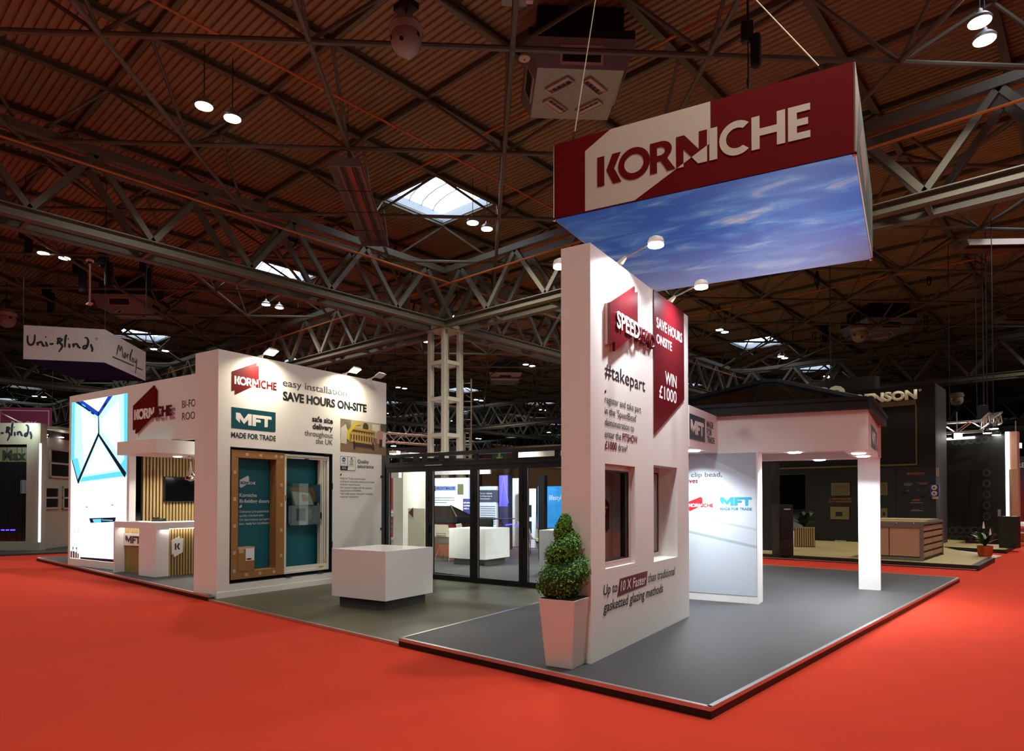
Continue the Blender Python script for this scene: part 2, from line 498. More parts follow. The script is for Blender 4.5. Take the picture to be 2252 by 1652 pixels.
# main trusses with twin bottom chords
def ibeam(mb, a, b, w=.28, h=.30, t=.03):
    a = Vector(a); b = Vector(b)
    mb.bar(a+Vector((0,0,t/2)), b+Vector((0,0,t/2)), w, t)
    mb.bar(a+Vector((0,0,h-t/2)), b+Vector((0,0,h-t/2)), w, t)
    mb.bar(a+Vector((0,0,h/2)), b+Vector((0,0,h/2)), .03, h-2*t)
def truss(p, d, length):
    """p start at a column, d unit direction"""
    s = Vector((-d[1], d[0], 0)); d = Vector((d[0], d[1], 0)); p = Vector((p[0], p[1], 0))
    mb = MB()
    for w in (-.47, .47):
        a = p+s*w+d*.0; b = a+d*length
        ibeam(mb, a+Vector((0,0,Z_BEAM)), b+Vector((0,0,Z_BEAM)))
        mb.bar(a+Vector((0,0,Z_LOW+.10)), b+Vector((0,0,Z_LOW+.10)), .22, .24)
        n = int(length/3)
        for i in range(n):
            t = a+d*(3*i)
            b0 = t+Vector((0,0,Z_BEAM+.30)); c0 = t+d*1.5+Vector((0,0,Z_LOW)); e0 = t+d*3+Vector((0,0,Z_BEAM+.30))
            mb.bar(b0, c0, .15, .17); mb.bar(c0, e0, .15, .17)
    for i in range(int(length/3)+1):
        t = p+d*(3*i)
        mb.bar(t-s*.36+Vector((0,0,Z_BEAM+.06)), t+s*.36+Vector((0,0,Z_BEAM+.06)), .10, .12)
    structure(mb.build('truss_beam', M_TRUSS))
for k in (-2, -1, 0):
    for m in (-2, -1, 0, 1, 2):
        y0 = CY0+BAY*m
        truss((CX0+BAY*k, max(y0, -13)), (0, 1), BAY-max(0, -13-y0))
for m in (0, 1, 2):
    for k in (-3, -2, -1, 0, 1):
        x0 = CX0+BAY*k
        truss((x0, CY0+BAY*m), (1, 0), min(BAY, 31-x0))

# columns of four legs with batten plates
nc = 0
for k in (-2, -1, 0):
    for m in (0, 1, 2):
        x, y = CX0+BAY*k, CY0+BAY*m
        if not seen((x, y, 9)): continue
        nc += 1
        mb = MB(); r = .44
        for sx in (-1, 1):
            for sy in (-1, 1):
                X, Y = x+sx*r, y+sy*r
                mb.box(X-.10, X+.10, Y-.10, Y-.075, -.01, Z_BEAM).box(X-.10, X+.10, Y+.075, Y+.10, -.01, Z_BEAM).box(X-.015, X+.015, Y-.08, Y+.08, -.01, Z_BEAM)
        for j in range(6):
            z = 1.2+1.55*j
            for s in (-1, 1):
                mb.box(x-r+.1, x+r-.1, y+s*(r-.0)-.09, y+s*(r-.0)+.09, z, z+.16)
                mb.box(x+s*r-.09, x+s*r+.09, y-r+.1, y+r-.1, z, z+.16)
        mb.box(x-.6, x+.6, y-.6, y+.6, Z_BEAM-.03, Z_BEAM)
        structure(mb.build('column_%d' % nc, M_COLUMN))

# orange conduits and pale cable trays run along the trusses
for i, (a, b, r) in enumerate((((CX0+.75, -8, 10.75), (CX0+.75, 110, 10.75), .035), ((CX0-.62, -8, 11.62), (CX0-.62, 110, 11.62), .045),
                              ((-80, CY0-.75, 10.6), (28, CY0-.75, 10.6), .035), ((-80, CY0+.65, 11.62), (28, CY0+.65, 11.62), .045),
                              ((-14.5, -6, 11.9), (-14.5, 60, 11.9), .03), ((-60, 13.2, 11.9), (28, 13.2, 11.9), .03), ((-60, 34.2, 11.9), (28, 34.2, 11.9), .04))):
    structure(MB().tube(a, b, r, 6).build('conduit_trim', M_ORANGE))

# hall lamps in pairs
LAMP_L = 'round white high bay lamp hanging in a pair under the hall roof'
proto = None
def copy_tree(o, parent=None):
    c = o.copy(); COL.objects.link(c)
    if parent is not None: c.parent = parent
    else: ROOT_Z[c.name] = ROOT_Z.get(o.name, 0.0)
    for ch in list(o.children): copy_tree(ch, c)
    return c
def hall_lamp():
    t = thing('high_bay_lamp', LAMP_L, 'lamp', (0, 0, 0), 0, 'high bay lamps under the hall roof')
    MB().lathe([(.21, -.03), (.22, .02), (.15, .10), (.06, .16), (.05, .22), (.02, .25)], n=18).build('housing', M_STEEL, t, True)
    MB().lathe([(.195, -.045), (.195, -.028)], n=20).build('lens', M_LAMP, t)
    MB().tube((0, 0, .25), (0, 0, 1.5), .012, 5).build('suspension_cable', M_BLK, t)
    return t
for k in range(-5, 2):
    X = -1.82+14.38*(-k)*-1 if False else -1.82+14.38*k
    for Y in (-12.0, -2.4, 7.19, 16.32, 25.9, 35.77, 45.15, 54.7, 64.3, 74.0):
        if X > 25 or X < -80: continue
        if Y < 60 and X > -62:
            area_light('hall_lamp_light', (X, Y, Z_LOW-.07), HALL_LAMP_W, .5, HALL_LAMP_COL, spread=radians(150))
        for dy in (-.35, .35):
            p = (X, Y+dy, Z_LOW)
            if seen(p, 5):
                if proto is None: proto = hall_lamp(); c = proto
                else: c = copy_tree(proto)
                c.location = p

# ---------------------------------------------------------------- equipment under the roof
M_HEAT = mat('heater_reflector', (150, 130, 116), .3, .4)
M_HEATD = mat('heater_tube', (60, 40, 34), .5, .2)
M_DUCT = mat('dark_duct', (30, 28, 28), .6, .2)
M_VENT = mat('cream_vent', (190, 170, 150), .5)
M_GLOB = mat('globe_shell', (168, 158, 146), .18)
M_BAG = mat('black_chain_bag', (14, 13, 14), .85)

def air_unit(c, z, rot, s, label):
    """hanging air unit: widening box with louvred openings under a dark shaft"""
    t = thing('air_unit', label, 'air unit', (c[0], c[1], z), rot)
    a, b, h = .98*s, 1.22*s, .55*s
    sq = lambda r, zz: [(-r, -r, zz), (r, -r, zz), (r, r, zz), (-r, r, zz)]
    MB().frustum(sq(a, z), sq(b, z+h)).build('casing', M_STEEL, t)
    MB().frustum(sq(b*.97, z+h), sq(b*.97, z+h+.22*s)).frustum(sq(b*.8, z+h+.22*s), sq(b*.8, Z_DECK-.05)).build('shaft', M_DUCT, t)
    for i in range(4):
        ang = pi/4+i*pi/2
        cx, cyy = .58*s*cos(ang), .58*s*sin(ang)
        d = Vector((-sin(ang), cos(ang), 0)); e = Vector((cos(ang), sin(ang), 0)); o = Vector((cx, cyy, z))
        v = MB()
        for q in (-1, 1):
            v.bar(o+e*q*.115*s-d*.33*s+Vector((0,0,-.02)), o+e*q*.115*s+d*.33*s+Vector((0,0,-.02)), .025*s, .05)
            v.bar(o+d*q*.33*s-e*.125*s+Vector((0,0,-.02)), o+d*q*.33*s+e*.125*s+Vector((0,0,-.02)), .025*s, .05)
        v.bar(o+e*.06*s-d*.32*s+Vector((0,0,-.012)), o+e*.06*s+d*.32*s+Vector((0,0,-.012)), .10*s, .02)
        vv = v.build('vent', M_VENT, t)
        k = MB()
        for q in (-.2, -.07, .06, .19): k.bar(o+d*q*s-e*.11*s+Vector((0,0,-.006)), o+d*q*s+e*.02*s+Vector((0,0,-.006)), .09*s, .008)
        k.build('louvre_gap', M_BLK, vv)
    for i in range(4):
        ang = i*pi/2
        e = Vector((cos(ang), sin(ang), 0)); d = Vector((-sin(ang), cos(ang), 0))
        p = e*(a+(b-a)*.45)+Vector((0, 0, z+h*.45)); sl = (e*(b-a)+Vector((0,0,h))).normalized()
        v = MB()
        for q in (-1, 1):
            v.bar(p+sl*q*.16*s-d*.46*s, p+sl*q*.16*s+d*.46*s, .05, .05, tuple(sl)); v.bar(p+d*q*.46*s-sl*.18*s, p+d*q*.46*s+sl*.18*s, .05, .05)
        vv = v.build('vent', M_VENT, t)
        n = e*h-Vector((0, 0, b-a)); n.normalize()
        MB().frustum([p+d*x*.43*s+sl*y*.13*s+n*.012 for x, y in ((-1,-1),(1,-1),(1,1),(-1,1))], [p+d*x*.43*s+sl*y*.13*s+n*.02 for x, y in ((-1,-1),(1,-1),(1,1),(-1,1))]).build('louvre_gap', M_BLK, vv)
    for q in (-1, 1):
        MB().tube((q*b*.9, 0, z+h+.1), (q*b*.9, 0, Z_DECK), .02, 5).build('hanger', M_STEEL, t)
    return t
air_unit((-9.40, 12.68), 11.3, 45, 1.0, 'galvanised air unit with slanted louvres under the roof above the red hanging sign')
c = gz(290, 690, 11.2); air_unit((c.x, c.y), 11.2, 45, 1.1, 'air unit under the roof above the white script hanging sign')
c = gz(1930, 738, 11.2); air_unit((c.x, c.y), 11.2, 45, 1.2, 'air unit under the roof above the cream lettered black wall')
c = gz(1110, 842, 11.2); air_unit((c.x, c.y), 11.2, 45, 1.1, 'distant air unit under the roof behind the lattice column')

def heater(p0, p1, w, label):
    p0 = Vector(p0); p1 = Vector(p1); d = p1-p0; L = d.length
    t = thing('radiant_heater', label, 'heater', tuple(p0), degrees(atan2(d.y, d.x)))
    z = p0.z
    sec = [(-w/2, z), (w/2, z), (w/2*.72, z+.24), (-w/2*.72, z+.24)]
    hood = MB()
    for (a, b) in ((0, 3), (3, 2), (2, 1)):
        ya, za = sec[a]; yb, zb = sec[b]
        hood._add([(0, ya, za), (L, ya, za), (L, yb, zb), (0, yb, zb), (0, ya*.97, za-.012), (L, ya*.97, za-.012), (L, yb*.97, zb-.015), (0, yb*.97, zb-.015)],
                  [(0,1,2,3), (7,6,5,4), (0,4,5,1), (3,2,6,7)])
    hood.build('reflector_hood', M_HEAT, t)
    for x in (0, L-.02): MB()._add([(x, y_, z_) for y_, z_ in sec]+[(x+.02, y_, z_) for y_, z_ in sec], [(0,1,2,3), (7,6,5,4), (0,4,5,1), (1,5,6,2), (2,6,7,3), (3,7,4,0)]).build('end_plate', M_STEEL, t)
    for s in (-1, 1): MB().tube((.05, s*w*.18, z+.10), (L-.05, s*w*.18, z+.10), .05, 8).build('burner_tube', M_HEATD, t, True)
    MB().bar((.05, 0, z+.2), (L-.05, 0, z+.2), w*.16, .02).build('burner_strip', mat('copper_strip', (150, 96, 78), .4, .5), t)
    n = max(3, int(L/1.2))
    for i in range(1, n):
        MB().path([(L*i/n, -w/2, z-.01), (L*i/n, w/2, z-.01)], .012).build('bracket', M_BLK, t)
    for x in (.3, L-.3):
        MB().tube((x, 0, z+.24), (x, 0, Z_UP), .008, 5).build('suspension_cable', M_BLK, t)
a = gz(760, 366, 10.6); b = gz(826, 542, 10.6)
heater(a, b, .95, 'long radiant heater hanging beside the diamond shaped rooflight')
a = gz(1715, 768, 10.6); b = gz(1620, 812, 10.6)
heater(a, b, 1.0, 'distant radiant heater hanging below a small rooflight above the glass roof')
a = gz(2115, 548, 10.4); b = gz(2330, 545, 10.4)
heater(a, b, .8, 'radiant heater catching yellow lamp light beside the sign with blue underside')
a = gz(2200, 706, 10.6); b = gz(2330, 706, 10.6)
heater(a, b, 1.0, 'dark radiant heater under the roof beyond the brightly lit one')

def globe(c, r, label):
    t = thing('loudspeaker_globe', label, 'loudspeaker', c)
    x, y, z = c
    MB().ball((0, 0, z), r, 24, 14).build('shell', M_GLOB, t, True)
    MB().lathe([(r*1.02, z+r*.42), (r*1.12, z+r*.75), (r*.9, z+r*1.15), (r*.3, z+r*1.3)], n=24).build('upper_shell', M_GLOB, t, True)
    for a, e in ((-1.9, -.1), (-1.0, -.45), (-2.7, -.4), (.2, .1), (1.3, -.3)):
        d = Vector((cos(a)*cos(e), sin(a)*cos(e), sin(e)))
        MB().tube(d*r*.985+Vector((0,0,z)), d*r*1.01+Vector((0,0,z)), r*.14, 12).build('speaker_port', M_BLK, t)
    MB().tube((0, 0, z+r*1.28), (0, 0, Z_UP), .02, 6).build('suspension_cable', M_BLK, t)
    MB().box(-.2, .2, -.15, .15, z+r*2.0, z+r*2.4).build('bracket', M_BLK, t)
globe(tuple(gz(893, 90, 10.5)), .30, 'large grey loudspeaker globe hanging under the corrugated roof')
globe(tuple(gz(1890, 737, 10.6)), .42, 'small grey loudspeaker globe hanging beside the air unit above the black wall')
globe(tuple(gz(14, 703, 10.4)), .40, 'grey loudspeaker globe hanging at the picture edge above the script sign')
globe(tuple(gz(2104, 880, 8.6)), .42, 'pale loudspeaker globe hanging above the lighting truss')

def hoist(c, s, top, label, drop=0.0, group=None):
    x, y, z = c
    t = thing('chain_hoist', label, 'hoist', c, 30, group)
    MB().box(-.20*s, .14*s, -.12*s, .12*s, z+.10*s, z+.62*s).lathe([(.12*s, z+.02*s), (.13*s, z+.1*s)], (-.06*s, 0), 12).build('motor_body', M_BLK, t, bevel=.02*s)
    MB().lathe([(.10*s, z-.75*s), (.15*s, z-.70*s), (.16*s, z+.1*s), (.14*s, z+.2*s)], (.22*s, 0), 12).build('chain_bag', M_BAG, t, True)
    MB().tube((0, 0, z+.6*s), (0, 0, top), .022, 5).build('sling', M_BAG, t)
    if drop:
        MB().tube((0, 0, z+.1*s), (0, 0, z-drop), .012, 5).build('chain', M_BLK, t)
        MB().lathe([(.02, z-drop-.2*s), (.05*s, z-drop-.1*s), (.045*s, z-drop+.05*s), (.02, z-drop+.1*s)], n=10).build('hook', M_BLK, t, True)
hoist(tuple(at(1645, 95, 12.2)), .62, Z_UP, 'black chain hoist with drooping chain bag above the red hanging sign', 0.72)
HL = ['black chain hoist hanging under the truss beside the two lamps', 'black chain hoist hanging above the script sign, lowest of the row by the camera dome',
      'black chain hoist hanging just behind the white camera dome', 'black chain hoist hanging under the truss above the script sign corner',
      'small black chain hoist hanging above the long script sign']
for (px, py, d, s), l in zip(((54, 528, 26, .9), (172, 606, 28, 1.0), (229, 590, 26, 1.0), (318, 602, 27, .9), (104, 655, 32, 1.0)), HL):
    hoist(tuple(at(px, py, d)), s, Z_LOW if py > 560 else Z_BEAM+.1, l)
hoist(tuple(at(1743, 648, 40)), 1.2, Z_LOW, 'black chain hoist hanging under the roof just below the blue sign underside')
hoist(tuple(at(1804, 722, 42)), 1.2, Z_LOW, 'black chain hoist hanging under the roof near the grey loudspeaker globe')

# camera dome, detectors, wireless box
c = at(198, 574, 24.5)
t = thing('camera_dome', 'white security camera dome on a pole under the roof truss', 'camera', tuple(c))
MB().tube((0, 0, c.z), (0, 0, Z_BEAM+.05), .035, 8).build('pole', M_WHITE, t)
MB().lathe([(.12, c.z-.04), (.13, c.z+.03), (.05, c.z+.09)], n=16).build('housing', M_WHITE, t, True)
MB().lathe([(.02, c.z-.12), (.075, c.z-.09), (.09, c.z-.04)], n=16).build('lens_dome', M_BLK, t, True)
MB().box(-.16, .16, -.08, .08, Z_BEAM-.03, Z_BEAM+.02).build('mounting_plate', M_WHITE, t)
for px, py, d, r, l in ((1153, 128, 14.3, .13, 'round pale detector disc beside the galvanised air unit'), (655, 640, 25, .16, 'round pale detector disc under the truss over the two floodlights'),
                        (565, 625, 24, .15, 'round pale detector disc under the truss by the small rooflight')):
    c = at(px, py, d)
    t = thing('detector_disc', l, 'detector', tuple(c))
    MB().lathe([(r*.96, c.z-.02), (r, c.z), (r*.8, c.z+.05)], n=20).build('disc', M_VENT, t, True)
    MB().tube((0, 0, c.z+.04), (0, 0, Z_LOW if py < 300 else Z_BEAM), .015, 6).build('stem', M_STEEL, t)
c = at(1135, -2, 14.0)
t = thing('wireless_box', 'flat grey box with small white access point at the top by the roof tube', 'box', tuple(c), 45)
MB().box(-.32, .25, -.12, .12, c.z-.08, c.z+.4).build('casing', M_STEEL, t, bevel=.02)
MB().box(.2, .36, -.16, -.04, c.z-.14, c.z+.06).build('access_point', M_WHITE, t, bevel=.02)
MB().tube((0, 0, c.z+.38), (0, 0, Z_UP), .03, 6).build('bracket', M_STEEL, t)
# slings left hanging from the roof
for i, (px, y0, y1, d, l) in enumerate(((1797, 596, 628, 30, 'black sling loop hanging behind the blue sign underside'), (2043, 548, 628, 33, 'long black sling loop hanging in front of the brown roof beside the sign'),
                      (2036, 660, 728, 40, 'black sling hanging down from a roof node beside the loudspeaker globe'), (2095, 710, 772, 46, 'black sling hanging above the truss by the black wall'),
                      (1790, 690, 760, 44, 'pair of black straps hanging above the black wall'))):
    a = at(px, y0, d); b = at(px, y1, d)
    t = MB(); r = .05
    for s in (-1, 1): t.path([(a.x, a.y, Z_UP if i else Z_LOW), (a.x+s*r*.2, a.y, a.z), (a.x+s*r*1.6, a.y+s*r, (a.z+b.z)/2), (b.x+s*r*1.2, b.y+s*r, b.z+.08), (b.x, b.y, b.z)], .028, 5)
    tag(t.build('hanging_sling', M_BAG), l, 'sling')
# ================================================================ the exhibition stand: floors
ZP = .09
M_GREYFL = mat('grey_carpet_tile', (62, 62, 65), .55, var=.12, vscale=2.2, bump=.12, bscale=180, spec=.35)
M_VINYL = mat('olive_grey_vinyl', (76, 74, 56), .45, var=.16, vscale=3.0, stretch=(9, 1, 1), spec=.4)
M_SKIRT = mat('black_skirt', (10, 9, 9), .5)
FE, RE, BE = 4.71, -2.24, 15.78          # front, right and back edges
c0 = gz(879.3, 1403.3, ZP); c1 = gz(1180, 1326, ZP)
bd = (c1-c0).normalized()
bl = Vector((c0.x, FE, 0)); br = bl+Vector((bd.x, bd.y, 0))*(9.45-FE)/bd.y     # edge between grey and olive floor
WL = Vector((-10.83, FE, 0))                                                     # where the olive floor meets the reception floor
def trim_edge(name, a, b, n, z):
    """aluminium angle along an edge a-b, n points outwards"""
    a = Vector(a); b = Vector(b); n = Vector(n)
    m_ = MB()
    m_.frustum([a-n*.035+Vector((0,0,z-.004)), b-n*.035+Vector((0,0,z-.004)), b-n*.035+Vector((0,0,z+.004)), a-n*.035+Vector((0,0,z+.004))],
               [a+n*.004+Vector((0,0,z-.030)), b+n*.004+Vector((0,0,z-.030)), b+n*.004+Vector((0,0,z+.004)), a+n*.004+Vector((0,0,z+.004))])
    return structure(m_.build(name, M_ALU))
grey = [(bl.x, FE), (RE, FE), (RE, BE), (-16.5, BE), (-16.5, 9.45), (br.x, 9.45)]
structure(MB().prism(grey, .0, ZP).build('floor_platform', M_GREYFL))
olive = [(WL.x, FE), (bl.x, FE), (br.x, 9.45), (-12.5, 9.45)]
structure(MB().prism(olive, .0, .03).build('floor_vinyl', M_VINYL))
left = [(-21.35, FE), (WL.x, FE), (-12.2, 9.9), (-16.5, 9.9), (-21.35, 9.9)]
structure(MB().prism(left, .0, ZP).build('floor_reception', M_GREYFL))
for (a, b, n, z, h) in (((bl.x, FE), (RE, FE), (0, -1), ZP, 1), ((RE, FE), (RE, BE), (1, 0), ZP, 1), ((RE, BE), (-16, BE), (0, 1), ZP, 1),
                        ((WL.x, FE), (bl.x, FE), (0, -1), .03, 0), ((-21.35, FE), (WL.x, FE), (0, -1), ZP, 1), ((-21.35, 9.9), (-21.35, FE), (-1, 0), ZP, 1)):
    trim_edge('edge_trim', (a[0], a[1], 0), (b[0], b[1], 0), (n[0], n[1], 0), z)
    if h:
        m_ = MB(); q = [(a[0], a[1]), (b[0], b[1]), (b[0]+n[0]*.003, b[1]+n[1]*.003), (a[0]+n[0]*.003, a[1]+n[1]*.003)]
        structure(m_.prism(q, .001, z-.028).build('skirt_trim', M_SKIRT))
nn = Vector((-bd.y, bd.x, 0))
trim_edge('edge_trim', bl, br, nn, ZP)
trim_edge('edge_trim', WL, (-12.1, 9.9, 0), (1, .25, 0), ZP)

# ================================================================ tall sign tower with two windows
T = thing('display_tower', 'tall white freestanding wall with maroon panel and two window openings', 'display wall', (-3.665, 5.187, ZP), 9.816, kind='thing')
TH = .315; TL = 3.03; ZT = 4.105
W1 = (.31, 1.186, .917, 2.053); W2 = (1.70, 2.56, .915, 2.044)
b = MB()
for (a, c, z0, z1) in ((0, TL, ZP, .916), (0, TL, 2.05, ZT), (0, .31, .916, 2.05), (1.186, 1.70, .916, 2.05), (2.56, TL, .916, 2.05)): b.box(-TH, 0, a, c, z0, z1)
b.build('tower_body', M_WHITE, T)
G = FX(0.0)
poly('maroon_panel', [[[(1.70, 2.405), (2.82, 2.955), (2.82, ZT), (1.70, ZT)]]], mat('maroon_gloss_board', (98, 14, 24), .32, spec=.45), T, G, .001, .012)
text('SAVE HOURS', 1.775, 2.735, 3.685, .118, M_WHITE, T, G, .016, w0=.015)
text('ONSITE', 1.775, 2.325, 3.50, .105, M_WHITE, T, G, .016, w0=.015)
text('WIN', 2.075, 2.503, 3.06, .15, M_WHITE, T, G, .016, w0=.015)
text('£1000', 1.86, 2.50, 2.862, .15, M_WHITE, T, G, .016, w0=.015)
SH = [(0.328, 3.602), (0.985, 3.943), (0.985, 3.872), (1.070, 3.905), (1.070, 3.50), (0.908, 3.381), (0.448, 3.139), (0.448, 3.238), (0.328, 3.19)]
poly('logo_shape', [[SH]], mat('maroon_gloss_board', (124, 18, 34)), T, G, .03, .03)
poly('logo_shape_side', [[[(a, c) for a, c in SH]]], mat('pink_bounce_edge', (214, 176, 172), .5), T, G, .001, .03)  # white board side, with reflected pink put into its colour
text('SPEED', .465, 1.075, 3.385, .165, M_CHROME, T, G, .02, w0=.061, thick=.015)
text('SPEED', .465, 1.075, 3.385, .165, M_WHITE, T, G, .018, w0=.0775)
text('BEAD', 1.10, 1.67, 3.385, .165, M_RED, T, G, .02, w0=.012, thick=.03)
text('#takepart', .325, 1.43, 2.872, .145, M_BLACK, T, G, .0)
poly('accent_mark', [[[(.325, 2.70), (.362, 2.715), (.362, 2.745), (.325, 2.726)]]], M_RED, T, G, .002)
text_block(['register and take part', "in the 'SpeedBead'", 'demonstration to'], .325, 2.612, .114, .075, [.975, .84, .765], M_BLACK, T, G)
text('enter the', .325, .735, 2.264, .078, M_BLACK, T, G)
text('FITSHOW', .77, 1.195, 2.264, .078, M_RED, T, G, .02)
text('£1000', .325, .62, 2.152, .078, M_RED, T, G, .025)
text('draw!', .655, .90, 2.152, .078, M_BLACK, T, G)
text('Up to', .283, .625, .703, .10, M_BLACK, T, G, .012, .18)
poly('accent_panel', [[[(.62, .645), (1.45, .675), (1.49, .835), (.69, .825)]]], M_RED, T, G, .002)
text('10 X Faster', .70, 1.43, .697, .10, M_WHITE, T, G, .012, .18, w0=.005)
text('than traditional', 1.50, 2.45, .70, .10, M_BLACK, T, G, .004, .18)
text('gasketted glazing methods', .278, 2.003, .535, .10, M_BLACK, T, G, .012, .18)
M_PINKFR = mat('pale_window_profile', (206, 184, 180), .35)
def frame_ring(mb, x0, x1, u0, u1, v0, v1, w):
    mb.box(x0, x1, u0, u1, v0, v0+w).box(x0, x1, u0, u1, v1-w, v1).box(x0, x1, u0, u0+w, v0+w, v1-w).box(x0, x1, u1-w, u1, v0+w, v1-w)
    return mb
t = thing('display_window', 'pale framed window with black inner bead set in the front of the tall white wall', 'window', (-3.665, 5.187, .95), 9.816, kind='thing')
frame_ring(MB(), -.13, -.05, .33, 1.125, .955, 2.005, .058).build('outer_frame', M_PINKFR, t, bevel=.004)
frame_ring(MB(), -.12, -.055, .39, 1.065, 1.015, 1.945, .012).build('gasket', M_BLK, t)
MB().box(-.115, -.06, .985, 1.053, 1.027, 1.933).build('clip_bead', M_ANTH, t)
MB().box(-.094, -.088, .402, .985, 1.027, 1.933).build('glass_pane', M_GLASS, t)
MB().box(-.14, 0, 1.125, 1.186, .92, 2.05).box(-.14, 0, .31, .33, .92, 2.05).box(-.14, 0, .33, 1.125, 2.005, 2.05).box(-.14, 0, .33, 1.125, .917, .955).box(-TH+.002, -TH+.02, .31, 1.186, .917, 2.05).build('reveal_lining', M_WHITE, t)
t = thing('display_window', 'narrow window with black bead seen edge-on inside the open white reveal', 'window', (-3.665, 5.187, .95), 9.816, kind='thing')
frame_ring(MB(), -TH+.005, -TH+.075, 1.70, 2.56, .915, 2.044, .06).build('outer_frame', M_PINKFR, t, bevel=.004)
frame_ring(MB(), -TH+.075, -TH+.085, 1.76, 2.50, .975, 1.984, .016).build('gasket', M_BLK, t)
MB().box(-TH+.035, -TH+.041, 1.77, 2.49, .985, 1.975).build('glass_pane', M_GLASS, t)
# sign board hanging behind the first window
t = thing('hanging_board', 'maroon arrow board about clip bead hanging behind the window glass', 'sign', (-3.665, 5.187, 1.3), 9.816)
AB = [(.47, 1.62), (.47, 1.86), (.51, 1.83), (.51, 1.87), (.99, 1.63), (.99, 1.36), (.93, 1.33), (.93, 1.38), (.88, 1.34), (.52, 1.55)]
AB = [(.475, 1.80), (.51, 1.785), (.51, 1.815), (.54, 1.80), (.93, 1.60), (.93, 1.32), (.905, 1.345), (.885, 1.295), (.845, 1.34), (.475, 1.60)]
poly('board', [[AB]], M_RED, t, G, -.25, .03)
poly('board_edge', [[[(a-.02, c) for a, c in AB]]], mat('ochre_edge', (120, 100, 60), .6), t, G, -.27, .018)
text('#innovative', .56, .83, 1.60, .038, mat('pink_lettering', (190, 130, 130), .5), t, G, 0, w0=-.217)
text('Aluminium', .56, .875, 1.545, .042, M_WHITE, t, G, .02, w0=-.217)
text('clip bead', .56, .83, 1.49, .042, M_WHITE, t, G, 0, w0=-.217)

# arm lamps
def arm_lamp(parent_frame, u, side, label, zc=ZT, x0=0.0, reach=.40, power=55, col=(.93, .97, 1.0), lens=None, tilt=.10):
    ox, oy, rot = parent_frame
    a = radians(rot); loc = (ox+x0*cos(a)-u*sin(a), oy+x0*sin(a)+u*cos(a), zc)
    t = thing('arm_lamp', label, 'lamp', loc, rot if side > 0 else rot+180, 'arm lamps on the stand walls')
    MB().bar((-.06, 0, zc+.005), (.02, 0, zc+.012), .05, .03).frustum([(-.05,-.03,zc), (.03,-.03,zc), (.03,.03,zc), (-.05,.03,zc)], [(.07,-.012,zc+.075), (.09,-.012,zc+.06), (.09,.012,zc+.06), (.07,.012,zc+.075)]).build('clamp', mat('cream_plastic', (206, 200, 180), .4), t)
    MB().tube((.05, 0, zc+.05), (reach-.05, 0, zc+.05+tilt), .011, 8).build('arm', M_ALU, t, True)
    zh = zc+.06+tilt
    MB().lathe([(.075, zh-.035), (.085, zh-.01), (.07, zh+.03), (.03, zh+.05)], (reach, 0), 18).build('head', M_WHITE, t, True)
    MB().lathe([(.078, zh-.05), (.078, zh-.034)], (reach, 0), 18).build('lens', lens or M_LAMPC, t)
    w = Vector((reach*cos(a)*(1 if side > 0 else -1), reach*sin(a)*(1 if side > 0 else -1), 0))+Vector(loc)
    w.z = zh-.07
    tgt = Vector((loc[0], loc[1], zc-1.2))
    area_light('arm_lamp_light', w, power, .12, col, tgt, spread=radians(130))
    return t
arm_lamp((-3.665, 5.187, 9.816), .70, 1, 'arm lamp lighting the slanted maroon emblem on the tall white wall', power=24)
arm_lamp((-3.665, 5.187, 9.816), 2.28, 1, 'arm lamp lighting the maroon savings panel on the tall white wall', power=24)
arm_lamp((-3.665, 5.187, 9.816), .74, -1, 'arm lamp reaching over the olive floor from behind the tall white wall', x0=-TH, power=24)

# ================================================================ planter with spiral bush
t = thing('planter', 'pale tapered square planter standing against the tall white wall', 'planter', (-3.90, 4.93, ZP), 11)
def sqr(c, r, z): return [(c[0]-r, c[1]-r, z), (c[0]+r, c[1]-r, z), (c[0]+r, c[1]+r, z), (c[0]-r, c[1]+r, z)]
pc = (.08, .065)
pb = MB().frustum(sqr(pc, .137, ZP), sqr(pc, .186, .722))
M_POT = mat('cream_pot', (226, 208, 202), .4)
pb.build('pot', M_POT, t, bevel=.004)
p2 = MB()
for s in ((-1, 0), (1, 0), (0, -1), (0, 1)):
    pass
MB().frustum(sqr(pc, .172, .7225), sqr(pc, .172, .728)).build('soil', mat('dark_soil', (38, 28, 20), .95, var=.3, vscale=30), t)
bt = thing('spiral_bush', 'clipped spiral evergreen bush growing in the pale square planter', 'bush', (-3.90, 4.93, .728), 11)
pts = []
N = 130
for i in range(N):
    k = i/(N-1); ang = k*2*pi*2.6+2.2
    R = .105*(1-k)**.9; r = .135*(1-k)**.8+.055
    if k > .86: r = .072-(k-.86)*.12
    pts.append((Vector((pc[0]+R*cos(ang), pc[1]+R*sin(ang), .80+.66*k)), r))
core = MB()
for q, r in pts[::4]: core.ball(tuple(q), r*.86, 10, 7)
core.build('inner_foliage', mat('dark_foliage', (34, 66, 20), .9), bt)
MB().tube((pc[0], pc[1], .726), (pc[0], pc[1], 1.40), .014, 6).build('stem', mat('stem_bark', (70, 52, 34), .9), bt)
M_LEAF = mat('box_leaf', (88, 146, 44), .55, var=.4, vscale=14)
lf = MB()
rnd = random.Random(3)
